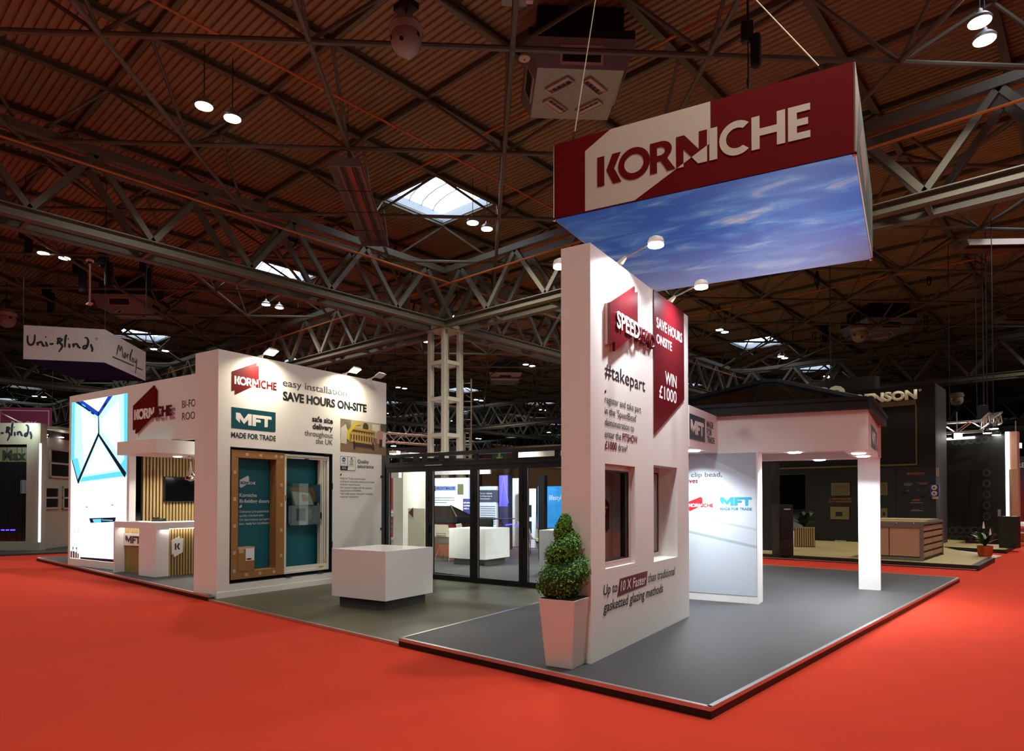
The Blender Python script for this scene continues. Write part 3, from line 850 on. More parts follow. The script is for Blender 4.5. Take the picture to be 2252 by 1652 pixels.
for i in range(11000):
    q, r = rnd.choice(pts)
    d = Vector((rnd.gauss(0,1), rnd.gauss(0,1), rnd.gauss(0,1))).normalized()
    p = q+d*r*rnd.uniform(.82, 1.10)
    if p.z < .735: continue
    if any((p-a).length < b*.74 for a, b in pts[::6]): continue
    n = (d+Vector((rnd.gauss(0,.5), rnd.gauss(0,.5), rnd.gauss(.2,.5)))).normalized()
    e = n.cross(Vector((rnd.gauss(0,1), rnd.gauss(0,1), rnd.gauss(0,1)))).normalized(); g = n.cross(e)
    s = rnd.uniform(.007, .013)
    lf.quad(p-e*s*1.3, p+g*s*.7, p+e*s*1.3, p-g*s*.7)
lf.build('foliage', M_LEAF, bt)

# ================================================================ olive floor: big printed wall
LWo, LWr = (-10.805, 4.827), 8.5
L = thing('display_wall', 'thick white printed wall with teal recess and floodlights along its top', 'display wall', (LWo[0], LWo[1], .03), LWr, kind='thing')
b = MB(); ZL = 4.108; TD = .66
R0, R1, RZ0, RZ1 = .225, 2.405, .246, 2.522
for (a, c, z0, z1) in ((0, 3.735, .03, RZ0), (0, 3.735, RZ1, 2.585), (0, R0, RZ0, RZ1), (R1, 3.735, RZ0, RZ1), (0, 3.867, 2.585, ZL)): b.box(-.24, 0, a, c, z0, z1)
b.box(-TD, -.24, 0, 3.735, .03, ZL)
b.build('wall_body', M_WHITE, L)
MB().box(0, .012, 0, 3.735, .03, .125).build('skirting_trim', M_WHITE, L)
MB().box(-.236, -.215, R0, R1, RZ0, RZ1).build('teal_backing', M_TEALP, L)
frame_ring(MB(), -.215, .002, R0, R1, RZ0, RZ1, .012).build('recess_edge', mat('dark_teal_edge', (6, 34, 46), .5), L)
G = FX(0.0)
emblem(L, G, .29, 3.577, .83, .137, M_RED, M_WHITE, M_RED)
text('easy installation', 1.253, 2.76, 3.682, .125, M_DGREY, L, G, .004)
text('SAVE HOURS ON-SITE', 1.255, 3.296, 3.432, .145, M_BLACK, L, G, .042)
poly('logo_panel', [[[(.239, 2.833), (1.085, 2.833), (1.105, 2.85), (1.105, 3.185), (.239, 3.185)]]], M_TEAL, L, G, .001, .002)
mft(L, G, .322, 1.022, 2.905, 3.10, M_WHITE, .005)
text('MADE FOR TRADE', .236, 1.11, 2.68, .085, mat('dark_teal_lettering', (14, 58, 76), .5), L, G, .03)
text_block(['safe site', 'delivery'], 0, 3.108, .138, .10, [.50, .49], M_BLACK, L, G, .03, right=2.41)
text_block(['throughout', 'the UK'], 0, 2.828, .132, .10, [.675, .415], M_DGREY, L, G, .004, right=2.41)
# photo print: crate, strap, bags, ground
GP = FX(0.0)
ph = poly('photo_print', [rect(2.602, 3.866, 2.585, 3.233)], mat('print_sand', (140, 112, 86), .5, var=.12, vscale=9), L, GP, .002)
PP = lambda n, pts, rgb: poly(n, [[pts]], mat('print_%02x%02x%02x' % rgb, rgb, .5), ph, GP, .0045)
PP('print_sky_wall', [(2.602,2.95),(3.866,2.90),(3.866,3.233),(2.602,3.233)], (190,176,150))
PP('print_bushes', [(2.602,3.06),(2.70,3.10),(2.86,2.98),(2.88,3.233),(2.602,3.233)], (92,100,30))
PP('print_bushes', [(3.70,3.08),(3.866,3.05),(3.866,3.233),(3.70,3.233)], (86,110,34))
def pq(n, pts, rgb, w): return poly(n, [[pts]], mat('print_%02x%02x%02x' % rgb, rgb, .5), ph, GP, w)
pq('print_van', [(2.602,2.75),(2.76,2.74),(2.78,3.0),(2.74,3.14),(2.62,3.05)], (206,198,186), .006)
pq('print_gate', [(3.45,3.05),(3.66,3.05),(3.66,3.20),(3.45,3.20)], (232,226,214), .006)
pq('print_round_shrub', ring(3.27,3.12,.08,.09,n=12), (70,62,26), .006)
pq('print_crate_back', [(2.90,2.80),(3.50,2.78),(3.52,3.04),(2.88,3.08)], (96,70,34), .0065)
for i in range(9):
    u = 2.90+.07*i
    pq('print_slat', [(u,2.79),(u+.03,2.79),(u+.03,3.0),(u,3.0)], (206,172,104), .008)
for v in (2.77, 2.92, 3.02): pq('print_slat', [(2.87,v+.03),(3.53,v),(3.53,v+.045),(2.87,v+.075)], (196,160,92), .0085)
pq('print_strap', [(2.76,2.86),(2.83,2.80),(2.84,2.96),(3.02,3.14),(3.14,3.15),(3.14,3.19),(2.98,3.19),(2.78,3.0)], (206,190,40), .009)
pq('print_bags', [(3.58,2.82),(3.72,2.78),(3.78,3.02),(3.70,3.09),(3.60,3.07)], (196,150,140), .0085)
pq('print_wrap', [(3.72,2.76),(3.83,2.74),(3.85,3.0),(3.78,3.06)], (216,206,204), .009)
pq('print_straps_dark', [(3.66,2.74),(3.73,2.74),(3.75,2.90),(3.66,2.90)], (74,22,22), .0095)
for u in (2.95, 3.47): pq('print_leg', [(u,2.66),(u+.04,2.66),(u+.02,2.82),(u-.02,2.82)], (50,46,52), .009)
pq('print_shadow_band', [(2.98,2.72),(3.48,2.70),(3.48,2.76),(2.98,2.78)], (64,54,50), .008)
# quality badges
bg = poly('quality_badge', [rect(2.60,2.995,2.22,2.495)], M_WHITE, L, G, .002, .002)
poly('badge_line', [[[(2.60,2.22),(2.995,2.22),(2.995,2.495),(2.60,2.495)], [(2.606,2.226),(2.606,2.489),(2.989,2.489),(2.989,2.226)]]], M_BLACK, bg, G, .006)
poly('badge_line', [[[(2.785,2.25),(2.795,2.25),(2.795,2.49),(2.785,2.49)]]], M_BLACK, bg, G, .006)
poly('badge_black', [[[(2.607,2.226),(2.785,2.226),(2.785,2.305),(2.607,2.305)]]], M_BLACK, bg, G, .006)
poly('badge_disc', [[ring(2.69,2.43,.045,.045,n=20)]], mat('badge_blue', (30,80,170), .5), bg, G, .006)
text('nqa', 2.662, 2.718, 2.418, .03, M_WHITE, bg, G, .02, w0=.0075)
text('ISO 9001', 2.645, 2.735, 2.345, .018, M_BLACK, bg, G, .02, w0=.0065)
text_block(['QUALITY', 'MANAGEMENT'], 2.64, 2.272, .028, .018, [.11, .12], M_WHITE, bg, G, .01, w0=.0075)
poly('badge_ring', [[ring(2.89,2.40,.045,.045,n=20), ring(2.89,2.40,.038,.038,n=20)[::-1]]], M_BLACK, bg, G, .006)
poly('badge_tick', [[[(2.868,2.40),(2.884,2.378),(2.916,2.425),(2.908,2.43),(2.884,2.395),(2.876,2.408)]]], M_BLACK, bg, G, .0065)
poly('badge_crown', [[[(2.87,2.452),(2.91,2.452),(2.915,2.478),(2.90,2.465),(2.89,2.482),(2.88,2.465),(2.865,2.478)]]], M_BLACK, bg, G, .0065)
text('UKAS', 2.84, 2.94, 2.325, .026, M_BLACK, bg, G, .03, w0=.0065, spacing=1.4)
text('MANAGEMENT SYSTEMS', 2.82, 2.96, 2.298, .012, M_BLACK, bg, G, .0, w0=.0065)
text_block(['Quality', 'assurance'], 3.053, 2.378, .095, .072, [.31, .445], mat('navy_lettering', (24, 36, 70), .5), L, G, .014)
poly('accent_mark', [[[(2.60,2.10),(2.64,2.13),(2.64,2.16),(2.60,2.135)]]], M_BLACK, L, G, .002)
text_block(['Made for Trade products have', 'undergone meticulous testing and exceed', 'industry requirements.', 'Our systems comply with the rigorous', 'requirements of ISO9001.', 'Your order quality checked for complete', 'customer satisfaction.'],
           2.60, 2.043, .0605, .036, [.67, .92, .525, .85, .57, .88, .49], M_DGREY, L, G)
# recess text on the teal backing
GB = FX(-.215)
M_PALE = mat('pale_lettering', (214, 222, 224), .5)
emblem(L, GB, .565, 1.905, .29, .05, M_PALE, mat('teal_deep', (6, 66, 78), .5), M_PALE)
text_block(['Korniche', 'Bi-folding doors'], .545, 1.688, .102, .062, [.34, .60], M_PALE, L, GB, .018)
poly('accent_mark', [[[(.545,1.49),(.595,1.515),(.595,1.56),(.545,1.53)]]], M_PALE, L, GB, .002)
text_block(['Delivered pre-assembled,', 'quality checked with', 'full instructions and parts', 'box, ready for installation.'], .545, 1.415, .069, .042, [.60, .48, .605, .61], M_PALE, L, GB, .002)
for (u, z, w_, h_) in ((1.47, 2.51, .10, .03), (2.25, 2.505, .09, .03), (1.40, .262, .14, .03), (2.12, .268, .14, .03), (2.392, 1.9, .022, .12), (2.392, .78, .022, .12)):
    MB().box(-.03, .02, u-w_/2, u+w_/2, z-h_/2, z+h_/2).build('fixing_clip', M_BLK, L)
for z in (2.12, 1.03): MB().box(-.01, .03, 3.70, 3.745, z-.025, z+.025).build('hinge_block', M_BLK, L)

M_CARD = mat('brown_cardboard', (156, 112, 62), .75, var=.10, vscale=5)
M_TAPE = mat('clear_tape', (196, 176, 148), .2)
t = thing('wrapped_carton', 'door frame wrapped in taped brown cardboard hung in the teal recess', 'packed frame', (LWo[0], LWo[1], .30), LWr)
frame_ring(MB(), -.20, -.012, .258, 1.316, .302, 2.478, .13).box(-.20, -.012, 1.14, 1.19, .43, 2.35).build('carton_frame', M_CARD, t, bevel=.006)
rn = random.Random(5)
for i, (u, v, hz) in enumerate(((.55, 2.41, 1), (.82, 2.41, 1), (1.13, 2.41, 1), (1.25, 2.41, 1), (.32, 2.1, 0), (.32, 1.65, 0), (.32, 1.2, 0), (.32, .75, 0), (.32, .45, 0), (.55, .37, 1), (.82, .37, 1), (1.1, .37, 1), (1.25, 1.9, 0), (1.25, 1.55, 0), (1.25, 1.1, 0), (1.25, .65, 0))):
    w_, h_ = (.055, .05) if hz else (.05, .06)
    MB().box(-.0115, -.0095, u-w_/2, u+w_/2, v-h_/2, v+h_/2).build('tape_strip', M_TAPE, t)
t = thing('cardboard_box', 'flat brown parts box with white address label in the wrapped frame corner', 'box', (LWo[0], LWo[1], .415), LWr)
MB().box(-.20, -.006, .388, .705, .432, .838).build('carton', M_CARD, t, bevel=.004)
MB().box(-.006, -.004, .532, .697, .605, .812).build('address_label', M_WHITE, t)
MB().box(-.004, -.003, .55, .64, .62, .645).build('barcode', M_BLACK, t)
MB().box(-.006, -.0045, .41, .49, .74, .80).build('tape_strip', M_TAPE, t)
MB().box(-.006, -.0045, .388, .705, .80, .838).build('tape_strip', M_TAPE, t)
M_UPVC = mat('white_profile', (230, 228, 218), .3)
t = thing('door_frame', 'bare white folding door frame hung in the teal recess beside cardboard', 'door frame', (LWo[0], LWo[1], .303), LWr, kind='thing')
frame_ring(MB(), -.16, -.02, 1.318, 2.345, .303, 2.468, .045).build('outer_frame', M_UPVC, t, bevel=.004)
MB().box(-.14, -.035, 1.363, 2.30, 2.39, 2.423).box(-.14, -.035, 1.363, 2.30, .348, .42).build('rail', M_UPVC, t, bevel=.003)
for u in (2.155, 2.195, 2.245): MB().box(-.13, -.04, u, u+.026, .42, 2.39).build('track_profile', M_UPVC, t, bevel=.003)
M_YEL = mat('yellow_sticker', (214, 190, 40), .5)
for (u, v, w_, h_) in ((1.42, 2.40, .10, .02), (1.345, 2.28, .016, .12), (2.16, .375, .11, .022), (2.265, .5, .02, .10)):
    MB().box(-.021, -.018, u-w_/2, u+w_/2, v-h_/2, v+h_/2).build('sticker', M_YEL, t)
MB().box(-.021, -.018, 1.76, 1.86, 2.385, 2.405).build('sticker', mat('navy_sticker', (30, 40, 90), .5), t)
MB().box(-.021, -.018, 1.333, 1.352, 1.62, 1.72).build('sticker', mat('red_sticker', (190, 40, 40), .5), t)
MB().box(-.03, -.012, 2.135, 2.16, 1.28, 1.40).build('handle', M_BLK, t)
t = thing('leaflet_holder', 'clear wall holder with a leaflet and picture sheets on the white frame', 'leaflet holder', (LWo[0], LWo[1], 1.165), LWr)
MB().box(.0, .006, 1.40, 2.14, 1.168, 1.94).build('clear_front', glass_mat('acrylic', refl=.12), t)
for z in (1.92, 1.19): MB().box(-.02, .012, 1.375, 1.41, z-.03, z+.02).build('standoff', M_BLK, t)
GH = FX(-.018)
poly('card_sheet', [[[(1.42, 1.865), (1.93, 1.865), (1.985, 1.82), (2.03, 1.62), (1.98, 1.59), (1.50, 1.62)]]], M_CARD, t, GH, .0, .003)
poly('leaflet', [[[(1.47, 1.79), (1.87, 1.76), (1.97, 1.545), (1.55, 1.535)]]], mat('leaflet_paper', (220, 214, 206), .4), t, GH, .006, .003)
poly('leaflet_picture', [[[(1.68, 1.74), (1.80, 1.73), (1.84, 1.62), (1.72, 1.60)]]], mat('leaflet_orange', (196, 112, 44), .4), t, GH, .011)
poly('picture_sheet', [[[(1.41, 1.53), (2.13, 1.53), (2.13, 1.18), (1.41, 1.18)]]], mat('grey_picture', (150, 158, 172), .3, var=.5, vscale=9), t, GH, .002)
poly('picture_patch', [[[(1.58, 1.48), (1.78, 1.48), (1.78, 1.25), (1.58, 1.25)]]], mat('picture_dark', (40, 48, 40), .3), t, GH, .004)
poly('picture_patch', [[[(1.66, 1.47), (1.74, 1.47), (1.74, 1.38), (1.66, 1.38)]]], mat('picture_green', (40, 96, 60), .3), t, GH, .006)
poly('picture_patch', [[[(1.86, 1.46), (1.92, 1.46), (1.92, 1.27), (1.86, 1.27)]]], mat('picture_beige', (206, 190, 178), .3), t, GH, .006)
poly('picture_patch', [[[(1.93, 1.9), (2.13, 1.93), (2.13, 1.55), (2.04, 1.6)]]], mat('picture_blue', (60, 100, 130), .25, var=.4, vscale=12), t, GH, -.006)

def flood(u, lit, label):
    a = radians(LWr); w = lambda x, y: (LWo[0]+x*cos(a)-y*sin(a), LWo[1]+x*sin(a)+y*cos(a))
    t = thing('floodlight', label, 'floodlight', (*w(0, u), ZL), LWr, 'floodlights along the printed wall')
    MB().box(-.05, .02, -.03, .03, ZL, ZL+.03).build('clamp', M_WHITE, t)
    MB().bar((-.01, 0, ZL+.02), (.26, 0, ZL+.09), .02, .02).build('arm', M_WHITE, t)
    h = MB().frustum([(.20, -.11, ZL+.02), (.36, -.11, ZL+.09), (.36, .11, ZL+.09), (.20, .11, ZL+.02)], [(.22, -.07, ZL+.08), (.32, -.07, ZL+.125), (.32, .07, ZL+.125), (.22, .07, ZL+.08)])
    h.build('head', M_WHITE, t, bevel=.006)
    MB().frustum([(.212, -.095, ZL+.016), (.350, -.095, ZL+.077), (.350, .095, ZL+.077), (.212, .095, ZL+.016)], [(.211, -.095, ZL+.020), (.349, -.095, ZL+.081), (.349, .095, ZL+.081), (.211, .095, ZL+.020)]).build('lens', M_LAMPW if lit else mat('unlit_lens', (170, 172, 168), .2), t)
    if lit:
        q = w(.29, u); g = w(.05, u)
        area_light('floodlight_light', (q[0], q[1], ZL+.01), 20, .2, (1.0, .90, .66), (g[0], g[1], ZL-.75), spread=radians(140))
flood(.80, True, 'lit floodlight on the printed wall above the maroon emblem')
flood(2.72, True, 'lit floodlight on the printed wall above the savings lettering')
flood(3.40, False, 'unlit white floodlight at the far end of the printed wall top')

# ================================================================ white plinth counters
def plinth(corner, rot, w, d, zf, zt, over, label, name='display_plinth'):
    t = thing(name, label, 'counter', (corner[0], corner[1], zf), rot, 'white plinth counters', kind='thing')
    ph_ = .145
    MB().box(-w+over, -over, over, d-over, zf, zf+ph_).build('recessed_base', M_GREYB, t)
    MB().box(-w, 0, 0, d, zf+ph_, zt).build('counter_body', M_WHITE_GLOSS, t, bevel=.003)
    return t
plinth((-7.765, 5.902), 10.0, 1.10, 1.08, .03, .895, .085, 'white cube counter with grey base standing alone on the olive floor')
# ================================================================ folding glass doors
Bo, Br = (-10.37, 9.0), 6.75
t = thing('folding_door_set', 'black aluminium folding glass doors with four leaves behind the olive floor', 'door', (Bo[0], Bo[1], .03), Br, kind='thing')
Bx0, Bx1 = -1.42, 3.90
MB().box(Bx0, -1.255, -.06, .09, .03, 2.60).build('door_post', M_ANTH, t)
MB().box(Bx0, Bx1, -.05, .06, 2.315, 2.395).build('head_track', M_ANTH, t, bevel=.004)
MB().box(Bx0, Bx1, -.05, .08, .032, .055).build('threshold', M_ANTH, t)
MB().box(Bx1-.1, Bx1, -.06, .09, .03, 2.60).build('door_post', M_ANTH, t)
for i, (a, b) in enumerate(((-1.25, -.005), (.005, 1.165), (1.172, 2.325), (2.333, 3.48))):
    lf = frame_ring(MB(), 0, 1, 0, 1, 0, 1, .01)
    mb = MB()
    for (x0, x1, z0, z1) in ((a, b, .058, .128), (a, b, 2.22, 2.312), (a, a+.095, .128, 2.22), (b-.085, b, .128, 2.22)): mb.box(x0, x1, -.035, .035, z0, z1)
    l = mb.build('door_leaf', M_ANTH, t)
    MB().box(a+.09, b-.08, -.012, .012, .120, 2.228).build('glass_pane', M_GLASS, l)
    MB().box(a+.093, a+.102, -.03, -.014, .13, 2.22).build('spacer_bar', M_ALU, l)
    MB().box(b-.02, b+.005, -.055, -.035, 1.6, 1.75).build('hinge', M_BLK, l)
    if i in (1, 3): MB().box(a-.02, a+.02, -.06, -.034, .95, 1.12).build('handle', M_BLK, l)
MB().box(-.08, .38, -.066, -.05, 2.335, 2.35).build('drip_bar', M_ALU, t)
# steel frame of beams over the doors
t = thing('roof_beam_frame', 'black open roof frame of two rails and short posts above the glass doors', 'roof frame', (Bo[0], Bo[1], 2.40), Br, kind='thing')
MB().box(Bx0+.16, Bx1, -.06, .06, 2.525, 2.60).build('upper_rail', M_ANTH, t, bevel=.004)
MB().box(Bx0, Bx1, -.055, .07, 2.396, 2.42).build('lower_rail', M_ANTH, t)
for x in (-1.20, -.78, -.15, .32, 1.21, 2.14, 3.06, 3.8): MB().box(x-.04, x+.04, -.04, .04, 2.42, 2.525).build('stub_post', M_ANTH, t)
for x in (-1.22, -.35): MB().box(x-.06, x+.12, -.068, -.06, 2.42, 2.53).build('bolt_plate', M_BLK, t)
MB().bar((-1.2, .1, 2.50), (.9, 1.5, 2.47), .07, .10).build('diagonal_rafter', M_ANTH, t)
MB().bar((-1.2, .1, 2.45), (-.9, 2.0, 2.45), .07, .10).build('side_rafter', M_ANTH, t)

# ================================================================ inside, behind the glass
plinth((-10.80, 11.07), 10.0, 1.06, 1.06, ZP, .955, .085, 'white cube counter with grey base seen through the glass doors')
plinth((-7.95, 10.95), 10.0, 1.0, 1.0, ZP, 1.0, .085, 'white counter half hidden behind the spiral bush')
M_PERF = mat('cream_shell', (232, 224, 204), .4)
def shell_chair(loc, rot, m, label):
    t = thing('shell_chair', label, 'chair', (loc[0], loc[1], ZP), rot, 'shell chairs inside the stand')
    z = ZP
    back = MB()
    prof = [(.0, z+.45), (.18, z+.43), (.30, z+.46), (.40, z+.62), (.46, z+.92)]
    w = [.20, .23, .24, .26, .23]
    for i in range(4):
        (ya, za), (yb, zb) = prof[i], prof[i+1]
        back.frustum([(-w[i], ya-.2, za), (w[i], ya-.2, za), (w[i], ya-.2, za+.015), (-w[i], ya-.2, za+.015)], [(-w[i+1], yb-.2, zb), (w[i+1], yb-.2, zb), (w[i+1], yb-.188, zb+.012), (-w[i+1], yb-.188, zb+.012)])
    back.build('seat_shell', m, t)
    dots = MB()
    for i in range(5):
        for j in range(3): dots.box(-.14+.06*i+.02*(j%2), -.115+.06*i+.02*(j%2), .19+.02*j, .215+.02*j, z+.60+.05*j, z+.615+.05*j)
    dots.build('perforation_pattern', mat('dark_perforation', (70, 50, 46), .6) if m is not M_RED else M_PERF, t)
    for sx in (-1, 1):
        for sy in (-1, 1): MB().tube((sx*.12, sy*.08, z+.43), (sx*.22, sy*.2, z), .010, 6).build('leg', M_CHROME, t)
    return t
shell_chair((-12.35, 11.25), 195, M_PERF, 'cream perforated chair facing away, nearest the glass doors')
shell_chair((-12.15, 11.85), 120, M_PERF, 'cream perforated chair turned sideways behind the glass table')
shell_chair((-12.05, 12.35), 150, M_RED, 'maroon perforated chair beside the sideways cream chair')
shell_chair((-12.85, 10.95), 215, M_RED, 'maroon perforated chair at the door post edge')
shell_chair((-12.1, 14.2), 170, M_PERF, 'cream perforated chair behind the cube counter inside')
t = thing('glass_table', 'round glass table on a chrome stem between the perforated chairs', 'table', (-12.55, 11.75, ZP), 0)
MB().lathe([(.42, ZP+.73), (.42, ZP+.742)], n=28).build('table_top', M_GLASS, t)
MB().tube((0, 0, ZP), (0, 0, ZP+.73), .03, 10).build('stem', M_CHROME, t)
MB().lathe([(.25, ZP), (.25, ZP+.01), (.05, ZP+.03)], n=24).build('foot', M_CHROME, t)
t = thing('glass_table', 'round dark glass table with thin chrome legs behind the cube counter', 'table', (-12.3, 13.2, ZP), 0)
MB().lathe([(.40, ZP+1.02), (.40, ZP+1.035)], n=28).build('table_top', M_BLK, t)
for i in range(3): MB().tube((0, 0, ZP+1.02), (.28*cos(i*2.1+.4), .28*sin(i*2.1+.4), ZP), .012, 6).build('leg', M_CHROME, t)

# white wall with shelves of red print
def upright(name, label, cat, px0, px1, d0, d1, y_top, y_bot, material, th=.12, part='panel', kind='thing', zbase=.02):
    """an upright board standing on the floor between two photo columns at given distances"""
    a = at(px0, y_bot, d0); b = at(px1, y_bot, d1); zt = at(px0, y_top, d0).z; a.z = b.z = zbase
    r = degrees(atan2(b.y-a.y, b.x-a.x)); Lw = (b-a).to_2d().length
    zb = a.z
    t = thing(name, label, cat, (a.x, a.y, zb), r, kind=kind)
    MB().box(0, Lw, 0, th, zb, zt).build(part, material, t)
    return t, Lw, zb, zt
t, W_, zb, zt = upright('display_wall', 'white upright wall with red shelf niche behind the first glass leaf', 'display wall', 856, 900, 17.8, 17.0, 1000, 1208, M_WHITE, .3)
MB().box(.06, .20, -.01, 0, zb+1.35, zt-.45).build('red_back', mat('red_print', (196, 42, 46), .5), t)
MB().box(.06, .20, -.012, 0, zb+.62, zb+1.15).build('magenta_print', mat('magenta_print', (170, 30, 84), .5), t)
for z in (1.18, 1.26, .55): MB().box(.04, .22, -.08, 0, zb+z, zb+z+.03).build('shelf', M_WHITE, t)
text_block(['profit', 'delivery', 'service'], .07, zb+1.02, .14, .06, [.11, .12, .11], M_WHITE, t, FY(-.012), .01)
t, W_, zb, zt = upright('display_wall', 'cream upright column wall beside the red shelf niche', 'display wall', 886, 919, 16.9, 16.7, 1000, 1208, M_WHITE, .35)
t, W_, zb, zt = upright('slanted_board', 'cream slanted board with maroon triangle in front of the cream column', 'display board', 897, 934, 15.8, 15.5, 1118, 1200, M_PERF, .06)
poly('triangle_logo', [[[(.02, zt-.10), (.17, zt+.02), (.17, zt-.22)]]], M_RED, t, FY(0), .004, .004)
t = thing('roof_lantern_sample', 'dark low glass roof sample on a maroon plinth behind the glass doors', 'roof sample', tuple(at(970, 1150, 18.6).to_2d())+(1.02,), 20)
MB().box(-.75, .75, -.5, .5, 1.02, 1.16).build('kerb', M_ANTH, t)
MB().frustum([(-.72, -.48, 1.16), (.72, -.48, 1.16), (.72, .48, 1.16), (-.72, .48, 1.16)], [(-.3, -.02, 1.46), (.3, -.02, 1.46), (.3, .02, 1.46), (-.3, .02, 1.46)]).build('glass_roof', mat('dark_glass', (40, 32, 28), .08), t)
for sx in (-1, 1):
    for sy in (-1, 1): MB().bar((sx*.72, sy*.48, 1.17), (sx*.3, 0, 1.47), .04, .03).build('rafter', M_ANTH, t)
t2 = thing('sample_plinth', 'maroon plinth with cream sign and brick base under the roof sample', 'plinth', tuple(at(970, 1150, 18.6).to_2d())+(ZP,), 20)
MB().box(-.62, .62, -.4, .4, ZP, .52).build('brick_base', mat('red_brick', (150, 82, 56), .8, var=.35, vscale=18), t2)
MB().box(-.68, .68, -.45, .45, .52, 1.02).build('maroon_body', M_RED, t2)
MB().box(-.66, .12, -.462, -.45, .60, .96).build('cream_sign', M_PERF, t2)
text('RN', -.30, .02, .72, .14, M_BLACK, t2, FY(-.462), .01)
text('HO', .25, .55, .72, .14, M_WHITE, t2, FY(-.45), .01)

# neighbouring stand seen through the doors
M_LILAC = mat('pale_blue_print', (216, 224, 238), .4)
t, W_, zb, zt = upright('advert_wall', 'pale advert wall with a blue banner title seen through the doors', 'display wall', 948, 1030, 24, 23.4, 1052, 1192, M_LILAC, .15)
text('PROFITMAKER', .22, .98, zt-.42, .10, mat('navy_print', (30, 34, 90), .5), t, FY(0), .03, w0=.008)
poly('title_band', [[[(.05, zt-.45), (1.02, zt-.45), (1.02, zt-.29), (.05, zt-.29)]]], mat('blue_print', (120, 140, 200), .5), t, FY(0), .003)
poly('title_icon', [[[(.04, zt-.47), (.18, zt-.47), (.18, zt-.27), (.04, zt-.27)]]], M_BLACK, t, FY(0), .006)
bars = MB()
for i in range(8):
    if i != 3: bars.box(.05, .05+(.9, .92, .6, 0, .85, .95, .93, .9)[i], -.004, 0, zt-.72-.085*i, zt-.70-.085*i)
bars.build('text_lines', M_DGREY, t)
MB().box(1.08, 1.32, -.01, 0, zt-.60, zt-.22).build('yellow_blue_poster', mat('yellow_blue', (90, 92, 60), .5, var=.6, vscale=14), t)
MB().box(-.6, 2.6, -.5, -.42, zt+.10, zt+.30).build('header_band', mat('taupe_band', (150, 138, 132), .6), t)
t, W_, zb, zt = upright('advert_wall', 'navy advert panel standing beside the pale advert wall', 'display wall', 1018, 1044, 22.8, 22.6, 1097, 1192, mat('navy_panel', (44, 38, 92), .5), .1)
text_block(['sell online', 'a product', 'with it'], .03, zt-.16, .10, .055, [.26, .24, .2], M_WHITE, t, FY(0), .005)
t, W_, zb, zt = upright('advert_wall', 'white advert board with grey software heading behind the cube counter', 'display wall', 1054, 1092, 21.5, 21.2, 1070, 1192, M_LILAC, .1)
MB().box(-.02, W_+.06, -.03, 0, zt-.50, zt-.12).build('heading_panel', mat('slate_panel', (72, 76, 88), .4), t)
text_block(['The No 1 Software', 'for Window, Door &', 'Glazing Retailers'], .05, zt-.25, .085, .045, [.44, .44, .38], M_WHITE, t, FY(-.03), .005)
bars = MB()
for i in range(9): bars.box(.04, W_-.04, -.004, 0, zt-.66-.07*i, zt-.64-.07*i)
bars.build('text_lines', M_DGREY, t)
t = thing('office_chair', 'black office chair back showing above the inside cube counter', 'chair', tuple(at(1066, 1150, 18.5).to_2d())+(0,), 40)
MB().box(-.24, .24, -.04, .04, .78, 1.14).build('backrest', M_BLK, t, bevel=.03)
MB().box(-.24, .24, -.4, .05, .46, .54).build('seat', M_BLK, t, bevel=.03)
MB().tube((0, -.18, 0), (0, -.18, .46), .04, 8).lathe([(.3, 0), (.3, .03), (.05, .08)], (0, -.18), 10).build('base', M_BLK, t)
t, W_, zb, zt = upright('light_tower', 'dark tower with bright blue light strips seen through the third leaf', 'tower', 1098, 1117, 20.5, 20.4, 1046, 1190, mat('navy_tower', (30, 28, 60), .4), .4)
M_BLUE = mat('blue_light', (60, 50, 255), .5, emit=7)
h = zt-zb
for pts in ([(.02, zt-.95), (.14, zt-.02), (.30, zt-.85)], [(.05, zt-.03), (.14, zt-.02)]):
    MB().path([(p[0], -.012, p[1]) for p in pts], .010, 6).build('light_strip', M_BLUE, t)
MB().box(0, W_, -.008, 0, zt-.95, zt).build('blue_panel', mat('blue_panel', (70, 66, 200), .4, emit=.25), t)
area_light('tower_blue_light', at(1107, 1060, 19.8), 14, .5, (.25, .22, 1.0), at(1107, 1070, 22), spread=pi)
for (x0, x1, y_, d, l) in ((1112, 1127, 1155, 18.6, 'short blue neon tube glowing low beside the tower'), (1131, 1143, 1157, 18.4, 'second blue neon tube glowing low nearer the door stile')):
    a = at(x0, y_, d); b = at(x1, y_-2, d)
    tag(MB().tube(a, b, .02, 6).build('neon_tube', M_BLUE), l, 'light')
t, W_, zb, zt = upright('picture_wall', 'blue sea picture wall seen through the fourth glass leaf', 'display wall', 1183, 1300, 25.5, 24.4, 1070, 1192, mat('grey_base', (70, 72, 76), .5), .12)
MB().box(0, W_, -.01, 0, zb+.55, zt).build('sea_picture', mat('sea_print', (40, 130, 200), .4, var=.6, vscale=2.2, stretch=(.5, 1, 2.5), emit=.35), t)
text('lifestyle', .5, 1.1, zb+1.6, .18, M_PALE, t, FY(-.01), .0, w0=.008)
t, W_, zb, zt = upright('display_wall', 'pale dusty pink partition seen through the third leaf beside the tower', 'display wall', 1120, 1146, 23, 23, 1052, 1170, mat('dusty_print', (196, 186, 182), .5, var=.25, vscale=3), .1)
t, W_, zb, zt = upright('display_wall', 'white framed partition with small black window samples by the sea picture', 'display wall', 1152, 1176, 22.5, 22.3, 1075, 1190, M_LILAC, .1)
for z in (zt-.55, zt-1.1): frame_ring(MB(), -.02, 0, 0, 1, 0, 1, .1); MB().box(.08, .3, -.03, 0, z-.4, z).build('window_sample', M_ANTH, t)
t, W_, zb, zt = upright('display_wall', 'dark doorway frame standing in the aisle seen through the fourth leaf', 'display wall', 1184, 1197, 17, 16.8, 1046, 1222, M_ANTH, .1)
